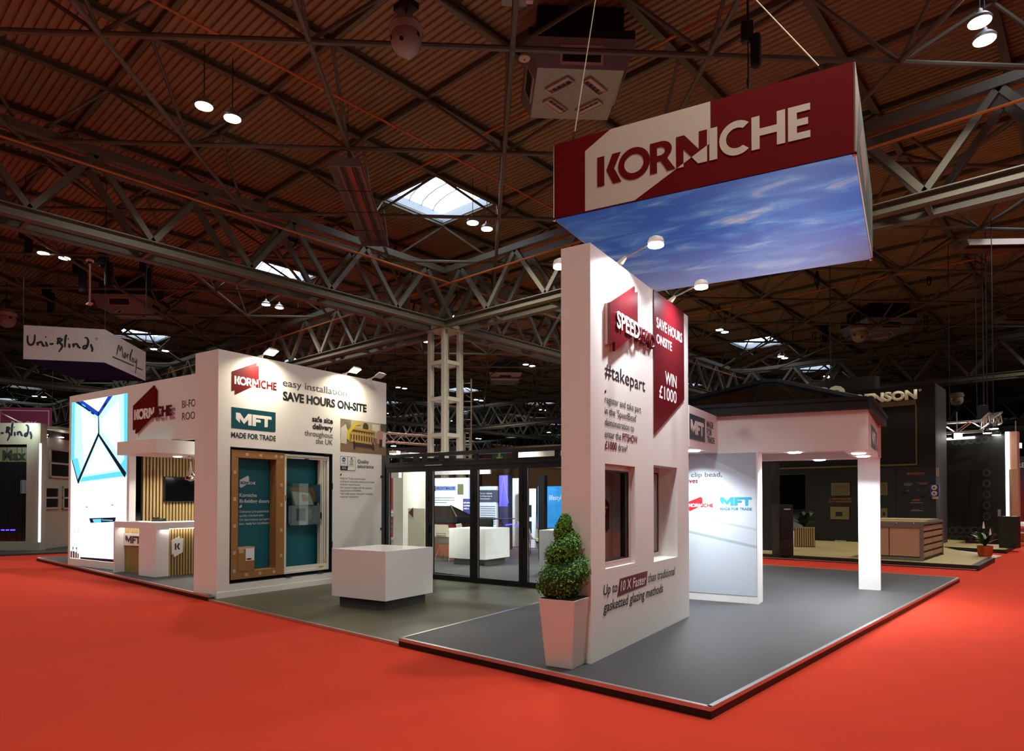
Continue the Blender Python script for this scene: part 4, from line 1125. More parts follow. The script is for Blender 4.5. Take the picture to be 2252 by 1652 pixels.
a = at(1030, 1042, 12.5); 
t = thing('inner_canopy', 'white ceiling canopy with round downlights inside behind the glass doors', 'canopy', (-9.3, 10.9, 2.42), 9.8, kind='thing')
MB().box(-.4, 3.6, .0, 2.6, 2.42, 2.75).build('canopy_box', M_WHITE, t)
for i, (x, y) in enumerate(((1.6, .8), (2.4, 1.4), (1.0, 1.6), (3.1, .8), (.2, .9), (2.4, 2.3))):
    MB().lathe([(.075, 2.408), (.085, 2.419)], (x, y), 16).build('downlight', M_LAMP, t)
    a = radians(9.8)
    if i < 5: area_light('canopy_downlight', (-9.3+x*cos(a)-y*sin(a), 10.9+x*sin(a)+y*cos(a), 2.39), 40, .12, (1, .97, .9), spread=radians(140))
t = thing('canopy_post', 'white square post carrying the inside canopy beside the counter', 'post', (-5.75, 12.2, ZP), 9.8)
MB().box(-.16, .16, -.16, .16, ZP, 2.42).build('post', M_WHITE, t)
area_light('inside_fill_light', (-11.6, 10.1, 3.5), 130, .3, (1, .94, .8), (-12.2, 10.8, 0), spread=pi)  # added fill without a fitting, brightens the walls behind the first leaf
spot_light('inside_spot', (-12.3, 9.9, 3.6), 300, (-11.6, 12.4, .6), 85, (1, .93, .78))
spot_light('inside_spot', (-9.6, 9.7, 3.6), 260, (-10.6, 12.0, .4), 85, (1, .95, .85))
spot_light('neighbour_spot', tuple(at(990, 1030, 21.0)), 700, tuple(at(990, 1090, 24)), 110, (.9, .95, 1.0))
spot_light('neighbour_spot', tuple(at(1090, 1030, 18.5)), 550, tuple(at(1090, 1100, 22)), 120, (.9, .95, 1.0))
spot_light('neighbour_spot', tuple(at(1215, 1030, 21)), 500, tuple(at(1215, 1110, 25)), 110, (.9, .95, 1.0))
structure(MB().prism([tuple(at(x, 1225, d).to_2d()) for x, d in ((850, 17), (1300, 15), (1300, 30), (850, 34))], .0, .02).build('floor_aisle', M_GREYFL))

# ================================================================ porch with glass roof
ZS, ZF = 2.352, 2.918
flatz = lambda v: Vector((v.x, v.y, 0))
FL = flatz(gz(1578.8, 997.5, ZS)); FR = flatz(gz(1909.6, 988.5, ZS)); BR = flatz(gz(1934, 1009.5, ZS)); MBm = flatz(gz(1514, 982.6, ZS))
BLk = BR-(FR-FL)*1.02
t = thing('porch', 'white porch of deep beams on a square post with teal logo panels', 'porch', (0, 0, ZP), 0, kind='thing')
def slabpoly(a, b, th, inward):
    a = Vector(a).to_2d(); b = Vector(b).to_2d(); d = (b-a).normalized(); n = Vector((-d.y, d.x))*inward*th
    return [tuple(a), tuple(b), tuple(b+n), tuple(a+n)]
dS = (FL-MBm).normalized()
nS = Vector((-dS.y, dS.x, 0))
far = FL+dS*.25
MB().prism([tuple((MBm+dS*.04).to_2d()), tuple(FL.to_2d()), tuple((FL+nS*.6+dS*.2).to_2d()), tuple((MBm+dS*.04+nS*.6).to_2d())], ZS, ZF).build('logo_beam', M_WHITE, t)
dF = (FR-FL).normalized(); nF = Vector((-dF.y, dF.x, 0))
MB().prism([tuple(FL.to_2d()), tuple(FR.to_2d()), tuple((FR+nF*.36-dF*.02).to_2d()), tuple((FL+nF*.36).to_2d())], ZS, ZF).build('front_beam', M_WHITE, t)
dR = (BR-FR).normalized(); nR = Vector((-dR.y, dR.x, 0))
MB().prism([tuple((FR+dR*.05).to_2d()), tuple(BR.to_2d()), tuple((BR+nR*.34).to_2d()), tuple((FR+nR*.34+dR*.2).to_2d())], ZS+.0005, ZF-.0005).build('side_beam', M_WHITE, t)
dB = (BR-BLk).normalized(); nB = Vector((dB.y, -dB.x, 0))
MB().prism([tuple((BLk-dB*1.2).to_2d()), tuple((BR-nR*-.02).to_2d()), tuple((BR+nB*.30).to_2d()), tuple((BLk-dB*1.2+nB*.30).to_2d())], ZS+.001, ZF-.001).build('back_beam', M_WHITE, t)
p0 = Vector((-2.923, 12.655-.09, 0))
cR = radians(9.8)
ux = Vector((cos(cR), sin(cR), 0)); uy = Vector((-sin(cR), cos(cR), 0))
q0 = Vector((-2.923, 12.655, 0))
MB().prism([tuple((q0-ux*.335).to_2d()), tuple(q0.to_2d()), tuple((q0+uy*.13).to_2d()), tuple((q0-ux*.335+uy*.13).to_2d())], ZP, ZS).build('porch_post', M_WHITE, t)
GB_ = FP((MBm.x, MBm.y), (dS.x, dS.y), (dS.y, -dS.x))
poly('logo_panel', [rect(.045, .81, 2.468, 2.806)], mat('slate_teal_vinyl', (44, 66, 78), .45), t, GB_, .002, .002)
mft(t, GB_, .088, .737, 2.541, 2.732, M_WHITE, .006)
text_block(['MADE', 'FOR', 'TRADE'], .905, 2.703, .111, .09, [.37, .28, .43], mat('slate_lettering', (60, 70, 78), .5), t, GB_, .02)
GS_ = FP((FR.x+dR.x*.05, FR.y+dR.y*.05), (dR.x, dR.y), (dR.y, -dR.x))
poly('logo_panel', [rect(.55, 1.55, 2.43, 2.76)], mat('slate_teal_vinyl', (44, 66, 78)), t, GS_, .002, .002)
mft(t, GS_, .65, 1.45, 2.50, 2.69, M_WHITE, .006)
text_block(['MADE', 'FOR', 'TRADE'], 1.62, 2.66, .105, .085, [.36, .27, .42], mat('slate_lettering', (60, 70, 78)), t, GS_, .02)
for (px, py) in ((1525, 991), (1765, 996), (1808, 1013), (1888, 997), (1898, 1003.5)):
    c = gz(px, py, ZS)
    if py == 996: c = c+nF*.17-dF*.0
    if px == 1765: c = FL+dF*(1.08)+nF*.2; c.z = ZS
    if px == 1808: c = BR-dB*.95+nB*.14; c.z = ZS
    MB().lathe([(.085, ZS-.014), (.10, ZS)], (c.x, c.y), 18).build('downlight', M_LAMPC, t)
    area_light('porch_downlight', (c.x, c.y, ZS-.03), 32, .14, (.93, .97, 1.0), spread=radians(130))
area_light('porch_downlight', (-4.6, 9.2, ZS-.03), 14, .14, (.93, .97, 1.0), spread=radians(130))

t = thing('roof_lantern', 'black framed pyramid glass roof standing on the white porch beams', 'roof', (-4.1, 10.81, ZF), 17.75, kind='thing')
apx = Vector((-4.1, 10.81, 3.56))
k0 = FR-nF*.03-dF*.02; k1 = FR-dF*3.30-nF*.05; k3 = BR+dR*.06+nR*-.05; k2 = k1+(k3-k0)
base = [Vector((p.x, p.y, 0)) for p in (k1, k0, k3, k2)]
rotm = Matrix.Rotation(-radians(17.75), 4, 'Z')
loc = lambda p, z: tuple((rotm @ (Vector((p.x, p.y, 0))-Vector((-4.1, 10.81, 0)))).to_2d())+(z,)
B4 = [loc(p, ZF+.13) for p in base]; AP = [(-.25, 0, 3.56), (.25, 0, 3.56)]
cen = Vector((sum(p[0] for p in B4)/4, sum(p[1] for p in B4)/4, 0))
kb = MB()
for i in range(4):
    a = Vector(B4[i]); b = Vector(B4[(i+1) % 4]); kb.bar(a-Vector((0,0,.065)), b-Vector((0,0,.065)), .12, .13)
kb.build('kerb', M_BLK, t)
gu = MB()
for i in (0, 1):
    a = Vector(B4[i]); b = Vector(B4[(i+1) % 4]); gu.bar(a+Vector((0,0,.02)), b+Vector((0,0,.02)), .17, .05)
gu.build('gutter', M_ANTH, t)
rl, rr = (-.12, 0, 3.555), (.12, 0, 3.555)
MB().frustum([B4[0], B4[1], (rr[0], rr[1], rr[2]), (rl[0], rl[1], rl[2])], [tuple(Vector(p)+Vector((0,.006,.006))) for p in (B4[0], B4[1], rr, rl)]).build('glass_pane', M_ROOFGLASS, t)
MB().frustum([B4[3], B4[2], rr, rl], [tuple(Vector(p)+Vector((0,0,.008))) for p in (B4[3], B4[2], rr, rl)]).build('glass_pane', M_ROOFGLASS, t)
MB().frustum([B4[1], B4[2], rr], [tuple(Vector(p)+Vector((0,0,.008))) for p in (B4[1], B4[2], rr)]).build('glass_pane', M_ROOFGLASS, t)
MB().frustum([B4[0], B4[3], rl], [tuple(Vector(p)+Vector((0,0,.008))) for p in (B4[0], B4[3], rl)]).build('glass_pane', M_ROOFGLASS, t)
for a, b in ((B4[0], rl), (B4[1], rr), (B4[2], rr), (B4[3], rl), (rl, rr)):
    MB().bar(Vector(a)+Vector((0,0,.02)), Vector(b)+Vector((0,0,.02)), .07, .05).build('rafter', M_ANTH, t)
m1 = Vector(B4[3])*.62+Vector(B4[2])*.38
for a, b in (((Vector(B4[3])*.70+Vector(B4[2])*.30), rl), ((Vector(B4[3])*.25+Vector(B4[2])*.75), rr)):
    MB().bar(a, b, .04, .05).build('inner_rafter', M_ALU, t)

# printed panel wall under the porch
PWo, PWr = (-4.901, 9.578), 11.0
t = thing('print_wall', 'blue grey printed wall with red and teal logos under the porch', 'display wall', (PWo[0], PWo[1], ZP), PWr, kind='thing')
MB().box(-1.0, 1.034, 0, .335, ZP, ZS-.002).build('wall_body', M_WHITE, t)
M_FOG = mat('blue_grey_print', (196, 206, 218), .45, var=.05, vscale=1.2)
G = FY(0)
poly('fog_print', [rect(-1.0, 1.012, .205, ZS-.004)], M_FOG, t, G, .002, .003)
M_LG = mat('grey_teal_print', (160, 180, 184), .45)
poly('print_stripe', [[[(-1.0, 1.587), (1.012, 1.182), (1.012, 1.212), (-1.0, 1.617)]]], mat('pale_stripe', (176, 188, 196), .45), t, G, .006)
poly('print_stripe', [[[(-1.0, 1.338), (1.012, .916), (1.012, .958), (-1.0, 1.366)]]], M_LG, t, G, .006)
poly('print_wedge', [[[(-.32, ZS-.004), (.02, ZS-.004), (-.03, 2.06), (-.26, 2.06)]]], mat('grey_wedge_print', (176, 184, 194), .45), t, G, .006)  # greyer wedges running down from the top of the wall
poly('print_wedge', [[[(.22, ZS-.004), (1.012, ZS-.004), (1.012, 1.93)]]], mat('grey_wedge_print', (176, 184, 194)), t, G, .006)
text('aluminium clip bead,', -.52, .515, 1.995, .07, M_DGREY, t, G, .004, w0=.008)
text('leaves', -.10, .145, 1.902, .07, M_RED, t, G, .02, w0=.008)
emblem(t, G, 0.005, 1.528, .373, .052, mat('bright_red_print', (190, 30, 42), .45), M_WHITE, mat('bright_red_print', (190, 30, 42)), w0=.007)
mft(t, G, .484, .948, 1.553, 1.68, M_LTEAL, .008)
text('MADE FOR TRADE', .484, .948, 1.484, .038, mat('mid_teal_print', (70, 140, 164), .45), t, G, .03, w0=.008)

# ================================================================ hanging sign
t = thing('hanging_sign', 'big square red and white hanging sign with cloudy sky underside', 'sign', (-5.772, 7.312, 5.603), 13.625)
Z0, Z1 = 5.603, 6.648
ca, sa = cos(radians(13.625)), sin(radians(13.625))
inv = lambda X, Y: ((X+5.772)*ca+(Y-7.312)*sa, -(X+5.772)*sa+(Y-7.312)*ca)
c2 = inv(-2.866, 12.0); P4 = [(0, 0), (3.755, 0), c2, (c2[0]-3.755, c2[1])]
M_CREAM = mat('cream_fabric', (206, 198, 184), .7)
sgn = MB()
fr = MB()
for i in range(4):
    a = P4[i]; b = P4[(i+1) % 4]
    for z in (Z0+.02, Z1-.02): fr.tube((a[0], a[1], z), (b[0], b[1], z), .018, 6)
    fr.tube((a[0], a[1], Z0), (a[0], a[1], Z1), .018, 6)
fr.build('sign_frame', M_ALU, t)
def skin(i, name, m):
    a = P4[i]; b = P4[(i+1) % 4]; d = Vector((b[0]-a[0], b[1]-a[1])).normalized(); n = Vector((d.y, -d.x))
    q = [(a[0], a[1]), (b[0], b[1]), (b[0]+n.x*.02, b[1]+n.y*.02), (a[0]+n.x*.02, a[1]+n.y*.02)]
    return MB().prism(q, Z0, Z1).build(name, m, t)
skin(0, 'front_fabric', M_REDM)
M_SGREEN = mat('sea_green_fabric', (86, 146, 136), .7)
sf = skin(1, 'side_fabric', M_CREAM); skin(2, 'rear_fabric', M_CREAM); skin(3, 'far_side_fabric', M_CREAM)
G = FY(-.02)
poly('white_arrow', [[[(.468, 5.606), (.468, 6.439), (.835, Z1-.002), (2.157, Z1-.002), (2.157, 6.121), (1.76, 5.912), (1.171, 5.606)]]], M_CREAM, t, G, .002)
def banner_letters():
    u0, wt, v0, cap = .648, 2.653, 5.897, .405
    us = [0, .26, .33, .88, .76, 1.88, 2.74, 2.76, 3.76, 6.80]
    kx = lambda x: u0+x*wt/6.8
    pa = Vector((1.76, 5.912, 0)); pb = Vector((2.157, 6.121, 0)); nrm = Vector((-(pb-pa).y, (pb-pa).x, 0)).normalized()
    sc = lambda ls: [[[(kx(p[0]), v0+p[1]*cap) for p in l] for l in g] for g in ls]
    for keep, base, m in ((True, L_K+L_O+L_R, M_REDM), (False, L_I+L_C+L_H+L_E, M_CREAM)):
        bm = flat_bm(sc(base)); n = flat_bm(sc(L_N))
        bmesh.ops.bisect_plane(n, geom=n.verts[:]+n.edges[:]+n.faces[:], plane_co=pa, plane_no=nrm, clear_inner=keep, clear_outer=not keep)
        merge_bm(bm, n); finish_flat(bm, 'logo_letters', m, t, G, .005)
banner_letters()
a = Vector(P4[1]); b = Vector(P4[2]); d = (b-a).normalized()
GS2 = FP((a.x+d.y*.02, a.y-d.x*.02), (d.x, d.y), (d.y, -d.x))
poly('green_print', [[[(.1, Z0+.003), (3.87, Z0+.003), (3.87, Z1-.003), (.75, Z1-.003)]]], M_SGREEN, t, GS2, .003)
poly('pale_print', [[[(.45, Z0+.35), (1.2, 6.5), (2.3, 6.35), (1.7, 5.8)]]], M_CREAM, t, GS2, .006)
for i in range(7):
    poly('pale_print', [[[(1.6+.28*i, 5.9), (1.75+.28*i, 6.3), (1.83+.28*i, 6.25), (1.68+.28*i, 5.85)]]], M_CREAM, t, GS2, .007)
# sky underside: printed clouds
msk = bpy.data.materials.new('sky_print'); msk.use_nodes = True
nt = msk.node_tree; pr = nt.nodes['Principled BSDF']; pr.inputs['Roughness'].default_value = .6
tc = nt.nodes.new('ShaderNodeTexCoord'); mp = nt.nodes.new('ShaderNodeMapping'); mp.inputs['Scale'].default_value = (.55, 1.35, 1); mp.inputs['Rotation'].default_value = (0, 0, .25)
no = nt.nodes.new('ShaderNodeTexNoise'); no.inputs['Scale'].default_value = 1.7; no.inputs['Detail'].default_value = 9; no.inputs['Roughness'].default_value = .58; no.inputs['Distortion'].default_value = .6
cr = nt.nodes.new('ShaderNodeValToRGB'); cr.color_ramp.elements[0].position = .44; cr.color_ramp.elements[1].position = .74
cr.color_ramp.elements[0].color = (lin(30), lin(96), lin(205), 1); cr.color_ramp.elements[1].color = (lin(226), lin(234), lin(240), 1)
e = cr.color_ramp.elements.new(.56); e.color = (lin(70), lin(140), lin(226), 1)
nt.links.new(tc.outputs['Object'], mp.inputs['Vector']); nt.links.new(mp.outputs['Vector'], no.inputs['Vector']); nt.links.new(no.outputs['Fac'], cr.inputs['Fac'])
sep = nt.nodes.new('ShaderNodeSeparateXYZ'); nt.links.new(tc.outputs['Object'], sep.inputs[0])
gr = nt.nodes.new('ShaderNodeMapRange'); gr.inputs['From Min'].default_value = 1.6; gr.inputs['From Max'].default_value = 4.1
nt.links.new(sep.outputs['Y'], gr.inputs['Value'])
mx = nt.nodes.new('ShaderNodeMix'); mx.data_type = 'RGBA'; mx.inputs['B'].default_value = (lin(176), lin(178), lin(212), 1)
m2 = nt.nodes.new('ShaderNodeMath'); m2.operation = 'MULTIPLY'; m2.inputs[1].default_value = .75
nt.links.new(gr.outputs['Result'], m2.inputs[0]); nt.links.new(m2.outputs[0], mx.inputs['Factor'])
nt.links.new(cr.outputs['Color'], mx.inputs['A']); nt.links.new(mx.outputs['Result'], pr.inputs['Base Color'])
MB().prism(P4, Z0-.012, Z0).build('sky_fabric', msk, t)
for (u, px, py, top) in ((.0, 0, 0, 0),):
    pass
def wire(name, p, q, label, parent=None):
    m_ = MB().tube(p, q, .008, 5)
    return m_
ri = lambda p: Vector((inv(p.x, p.y)[0], inv(p.x, p.y)[1], p.z))
for (x, y, q) in ((.26, .05, ri(at(1300, 60, 9.4))), (3.46, .05, ri(at(1655, -8, 8.9)))):
    s0 = Vector((x, y, Z1)); d = (q-s0); e = s0+d*((Z_LOW-.1-Z1)/d.z)
    MB().tube(s0, s0+d.normalized()*.16, .018, 6).build('shackle', M_CHROME, t)
    MB().tube(s0+d.normalized()*.15, e, .008, 5).build('suspension_wire', mat('pale_wire', (206, 200, 170), .4, .4), t)
MB().tube((1.95, 1.9, Z1-.1), (1.95, 1.9, Z1+.5), .03, 6).build('lifting_eye', M_BLK, t)
for i, (x, y) in enumerate(P4): MB().ball((x, y, Z0-.01), .03, 10, 6).build('corner_knob', M_CHROME, t)

spot_light('sky_uplight', (-4.3, 12.6, 3.2), 190, (-4.2, 9.4, 5.6), 110, (.92, .96, 1.0), size=.12)
spot_light('sky_uplight', (-2.9, 9.9, 3.1), 90, (-3.9, 9.0, 5.6), 120, (.92, .96, 1.0), size=.12)
# ================================================================ reception
def pl(px, py, fr, axis, off):
    """point of a frame's upright plane (axis 'x' or 'y' = off) seen at a photo pixel: (along, height)"""
    p1 = at(px, py, 1.0); ox, oy, rot = fr; a = radians(rot)
    L_ = lambda X, Y: (X*cos(a)+Y*sin(a), -X*sin(a)+Y*cos(a))
    o_ = L_(-ox, -oy); d = L_(p1.x, p1.y); dz = p1.z-CAM_Z
    if axis == 'x': s = (off-o_[0])/d[0]; return (o_[1]+d[1]*s, CAM_Z+dz*s)
    s = (off-o_[1])/d[1]; return (o_[0]+d[0]*s, CAM_Z+dz*s)
RF = (-18.472, 4.695, 8.5)
M_OAK = mat('oak_slat', (176, 146, 92), .5, var=.18, vscale=5, stretch=(6, 6, .6))
M_BACKF = mat('black_felt', (24, 20, 16), .9)
t = thing('lightbox_wall', 'white wall holding a tall glowing blue picture lightbox', 'lightbox', (RF[0], RF[1], ZP), RF[2], kind='thing')
MB().box(0, 2.80, .03, .14, ZP, 4.108).box(0, .10, 0, .03, ZP, 4.108).box(2.70, 2.80, 0, .03, ZP, 4.108).box(.10, 2.70, 0, .03, ZP, .25).box(.10, 2.70, 0, .03, 3.95, 4.108).build('wall_body', M_WHITE, t)
lb = MB().box(.101, 2.699, .012, .03, .251, 3.949).build('light_panel', mat('lit_white', (255, 255, 255), .5, emit=1.25), t)
G = FY(.012)
M_CY1 = mat('lit_pale_cyan', (186, 246, 252), .5, emit=1.05); M_CY2 = mat('lit_cyan', (92, 214, 246), .5, emit=1.0); M_CY0 = mat('lit_ice', (222, 252, 253), .5, emit=1.1)
M_NAVY = mat('lit_navy', (8, 22, 42), .5, emit=.5); M_COB = mat('lit_cobalt', (20, 70, 190), .5, emit=.8)
def lp(n, pts, m, w): return poly(n, [[pts]], m, lb, G, w)
lp('lit_picture', [(.101, 3.949), (.101, 2.60), (.45, 2.03), (1.41, 3.12), (1.39, 3.56), (.30, 3.949)], M_CY1, .002)
lp('lit_picture', [(2.699, 3.949), (2.699, 2.15), (2.60, 2.14), (1.46, 3.12), (1.42, 3.56), (1.98, 3.949)], M_CY1, .002)
lp('lit_picture', [(1.43, 3.10), (.47, 2.02), (2.60, 2.14)], M_CY1, .003)
lp('lit_picture_rim', [(.101, 3.949), (.101, 2.60), (.25, 2.36), (.25, 3.949)], M_CY2, .003)
lp('lit_picture_rim', [(2.52, 3.949), (2.699, 3.949), (2.699, 2.15), (2.6, 2.22), (2.56, 2.6)], M_CY2, .003)
lp('lit_picture_rim', [(.101, 2.60), (.45, 2.03), (.62, 2.20), (.42, 2.62)], M_CY2, .0035)
lp('lit_picture_rim', [(2.35, 2.36), (2.65, 2.12), (2.699, 2.5), (2.60, 2.55)], M_CY2, .0035)
lp('lit_picture_rim', [(.55, 2.06), (2.58, 2.15), (2.45, 2.26), (.66, 2.16)], M_CY2, .004)
lp('lit_picture_light', [(1.43, 3.0), (.75, 2.22), (2.3, 2.30)], M_CY0, .0045)
lp('lit_picture_light', [(.55, 3.80), (1.34, 3.45), (1.36, 3.15), (.72, 2.5)], M_CY0, .0045)
lp('lit_picture_light', [(1.52, 3.45), (2.3, 3.85), (2.4, 2.6), (1.55, 3.2)], M_CY0, .0045)
for pts in ([(.425, 2.09), (.47, 2.00), (1.46, 3.12), (1.40, 3.17)], [(1.40, 3.17), (1.44, 3.06), (2.60, 2.11), (2.66, 2.22)], [(1.385, 3.55), (1.425, 3.55), (1.46, 3.10), (1.40, 3.10)],
            [(.12, 2.58), (.16, 2.58), (.49, 2.02), (.44, 2.02)]): lp('lit_bar', pts, M_NAVY, .006)
for pts in ([(.25, 3.949), (.66, 3.949), (1.40, 3.64), (1.40, 3.53)], [(1.40, 3.53), (1.40, 3.64), (1.82, 3.949), (2.04, 3.949), (1.44, 3.55)]): lp('lit_bar', pts, M_COB, .006)
for pts in ([(.30, 3.949), (.42, 3.949), (1.0, 3.70), (.98, 3.67)], [(1.05, 3.66), (1.20, 3.62), (1.20, 3.58), (1.05, 3.63)], [(1.40, 3.53), (1.44, 3.6), (1.40, 3.66), (1.36, 3.56)], [(1.62, 3.74), (1.74, 3.83), (1.78, 3.80), (1.66, 3.70)]): lp('lit_bar_dark', pts, M_NAVY, .008)
lp('lit_bar_glint', [(.62, 3.89), (.80, 3.82), (.78, 3.79), (.60, 3.86)], mat('lit_blue_glint', (90, 170, 255), .5, emit=1.0), .008)
lp('lit_island', [(1.01, 1.21), (2.23, 1.25), (2.20, 1.15), (1.08, 1.105)], M_NAVY, .004)
lp('lit_island_top', [(1.18, 1.19), (1.58, 1.205), (1.58, 1.13), (1.24, 1.115)], M_CY2, .006)
text('homeways', 1.62, 2.10, 1.165, .04, M_CY2, lb, G, .02, w0=.006)
for (u0, u1, v0, v1) in ((.11, .20, .26, .42), (.22, .33, .26, .42), (.35, .44, .26, .40), (.46, .53, .26, .38)): lp('lit_stool', [(u0, v0), (u1, v0), (u1, v1), (u0, v1)], mat('lit_brown', (96, 74, 70), .5, emit=.5), .004)
for u in (.24, .41): lp('lit_chair', [(u-.03, .52), (u+.04, .52), (u+.01, .44), (u+.03, .40), (u-.02, .40), (u, .44)], M_NAVY, .006)
for u, v in ((.13, .6), (.32, .6), (.52, .6), (.13, .9), (.3, .9), (.5, .9)): lp('lit_pendant', [(u-.012, v-.05), (u+.012, v-.05), (u+.012, v+.05), (u-.012, v+.05)], mat('lit_grey', (150, 170, 190), .5, emit=.8), .004)
lp('lit_skirting', [(.60, .255), (2.69, .255), (2.69, .33), (.60, .30)], M_NAVY, .004)
lp('lit_text', [(.85, 1.48), (.93, 1.48), (.93, 1.46), (.85, 1.46)], M_COB, .004); lp('lit_text', [(2.03, 1.53), (2.12, 1.53), (2.12, 1.51), (2.03, 1.51)], M_COB, .004)
a_ = radians(RF[2]); rw = lambda x, y: (RF[0]+x*cos(a_)-y*sin(a_), RF[1]+x*sin(a_)+y*cos(a_))

t = thing('fascia_board', 'white fascia over the reception with raised maroon emblem', 'sign', (RF[0], RF[1], 2.86), RF[2])
MB().box(2.801, 7.15, 0, .30, 2.86, 4.106).build('board', M_WHITE, t)
G = FY(0)
w_, cap_, u_, v_ = 1.43, .215, 3.115, 3.33
emblem(t, G, u_, v_, w_, cap_, M_REDM, M_WHITE, M_RED, w0=.02, thick=.03, lw=.052)
text('BI-FOLDING DOORS', 4.82, 6.65, 3.464, .145, M_DGREY, t, G, .0)
text('ROOF LANTERNS', 4.825, 6.45, 3.222, .145, M_DGREY, t, G, .0)
t = thing('slat_wall', 'upright oak slat wall behind the reception desk', 'slat wall', (*rw(2.80, .3), ZP), RF[2], kind='thing')
sl = MB(); n = 66
for i in range(n): sl.box(-.03, .0, .0+.075*i, .045+.075*i, ZP, 2.60)
MB().box(-.06, -.03, -.02, 5.0, ZP, 2.60).build('black_backing', M_BACKF, t)
sl.build('slat_panel', M_OAK, t)
t = thing('canopy', 'white floating canopy box above the reception desk', 'canopy', (*rw(3.0, -.35), 2.572), RF[2])
MB().box(0, 1.5, 0, 4.6, 2.572, 2.845).build('canopy_box', M_WHITE, t)
for (x, y) in ((.62, .95), (.62, 2.3), (1.1, 3.4)):
    MB().lathe([(.075, 2.560), (.09, 2.571)], (x, y), 18).build('downlight', M_LAMP, t)
    q = rw(3.0+x, -.35+y); area_light('canopy_downlight', (q[0], q[1], 2.54), 26, .14, (1, .95, .85), spread=radians(130))
q = rw(5.0, 1.2); spot_light('reception_spot', (q[0]+.6, q[1]-.2, 2.2), 30, (q[0]-.5, q[1]-.2, 2.75), 100, (1, .95, .8))
t = thing('television', 'black wall television on the oak slats behind the desk', 'television', (*rw(2.80, .3), 1.6), RF[2])
FRT = (*rw(2.80, .3), RF[2])
y0_, z1_ = pl(362, 1048, FRT, 'x', .04); y1_, z0_ = pl(424, 1104, FRT, 'x', .04)
y1_ = y0_+1.25
MB().box(.0, .045, y0_, y1_, z0_, z1_).build('screen_frame', M_BLK, t, bevel=.004)
MB().box(.045, .047, y0_+.015, y1_-.015, z0_+.02, z1_-.015).build('screen', mat('dark_screen', (8, 9, 12), .06), t)
c = gz(419, 1003, 2.572)
t = thing('pendant_lamp', 'chrome teardrop pendant lamp under the reception canopy', 'lamp', (c.x, c.y, 2.10))
MB().lathe([(.02, 2.03), (.095, 2.06), (.105, 2.10), (.085, 2.16), (.04, 2.25), (.018, 2.36), (.012, 2.45)], n=24).build('shade', M_CHROME, t, True)
MB().tube((0, 0, 2.44), (0, 0, 2.56), .006, 6).lathe([(.05, 2.555), (.055, 2.572)], n=16).build('ceiling_rose', M_CHROME, t)

# desk
t = thing('reception_desk', 'white reception desk with lit oak slat fronts and cut out letters', 'desk', (*rw(2.66, -.24), ZP), RF[2])
DW, DL, DZ = 1.67, 3.2, 1.178
MB().box(0, .16, 0, .235, 1.05, DZ).box(.16, DW, 0, .52, 1.05, DZ).box(DW-.75, DW, .52, DL, 1.05, DZ).build('desk_top', M_WHITE_GLOSS, t, bevel=.003)
MB().box(0, .055, 0, .235, ZP, 1.05).build('end_panel', M_WHITE_GLOSS, t)
MB().box(1.03, DW, 0, .27, ZP, 1.05).box(DW-.6, DW-.03, .27, .3, ZP, 1.05).build('corner_block', M_WHITE_GLOSS, t, bevel=.003)
MB().box(DW-.4, DW, DL-.3, DL, ZP, 1.05).build('end_panel', M_WHITE_GLOSS, t)
MB().box(.055, 1.03, .235, .26, ZP, 1.05).build('black_backing', M_BACKF, t)
s1 = MB()
for i in range(20): s1.box(.065+.049*i, .065+.049*i+.029, .205, .235, ZP, 1.045)
s1.build('slat_panel', M_OAK, t)
MB().box(DW-.06, DW-.045, .27, DL-.3, ZP, 1.05).build('black_backing', M_BACKF, t)
s1 = MB()
for i in range(44): s1.box(DW-.045, DW-.02, .285+.06*i, .285+.06*i+.036, ZP, 1.045)
s1.build('slat_panel', M_OAK, t)
MB().box(.06, 1.02, .15, .165, 1.043, 1.05).build('light_strip', M_LED, t)
MB().box(DW-.015, DW-.004, .29, DL-.32, 1.043, 1.05).build('light_strip', M_LED, t)
def wd(x, y): return rw(2.66+x, -.24+y)
for (x, y, tx, ty, n_) in ((.54, .13, .54, .30, 1), (DW+.03, 1.0, DW-.3, 1.0, 0)):
    q = wd(x, y)
    l = bpy.data.lights.new('desk_strip_light', 'AREA'); l.shape = 'RECTANGLE'; l.size = .9 if n_ else 1.8; l.size_y = .02; l.energy = 1.3 if n_ else 3; l.color = (1, .93, .78)
    o = bpy.data.objects.new('desk_strip_light', l); COL.objects.link(o); o.location = (q[0], q[1], 1.035)
    o.rotation_euler = (0, 0, radians(RF[2]+(0 if n_ else 90)))
FRD = (*wd(0, 0), RF[2])
def K_plate(face, pts, kx0, kx1, kz0, kz1, w0):
    p_ = poly('letter_plate', [[pts]], M_WHITE_GLOSS, t, face, w0, .02)
    k = (kx1-kx0)/.88; h = kz1-kz0
    poly('letter_cutout', [[[(kx0+q[0]*k, kz0+q[1]*h) for q in l] for l in g] for g in L_K], mat('cutout_brown', (70, 48, 30), .6), p_, face, w0+.022)
D2 = lambda x, y: pl(140+x/6.883, 1060+y/6.883, FRD, 'x', DW-.01)
pts = [D2(*q) for q in ((1632,890),(1750,825),(1758,862),(1805,855),(1797,1062),(1668,1140),(1660,1092),(1632,1105))]
a0 = D2(1675, 1028); a1 = D2(1757, 928)
K_plate(FX(DW-.02), pts, a0[0], a1[0], a0[1], a1[1], .004)
D1 = lambda x, y: pl(140+x/6.883, 1060+y/6.883, FRD, 'y', .19)
pts = [D1(*q) for q in ((833,805),(880,770),(882,795),(905,785),(895,920),(848,950),(845,925),(832,935))]
a0 = D1(846, 890); a1 = D1(880, 832)
K_plate(FY(.20), pts, a0[0], a1[0], a0[1], a1[1], .004)
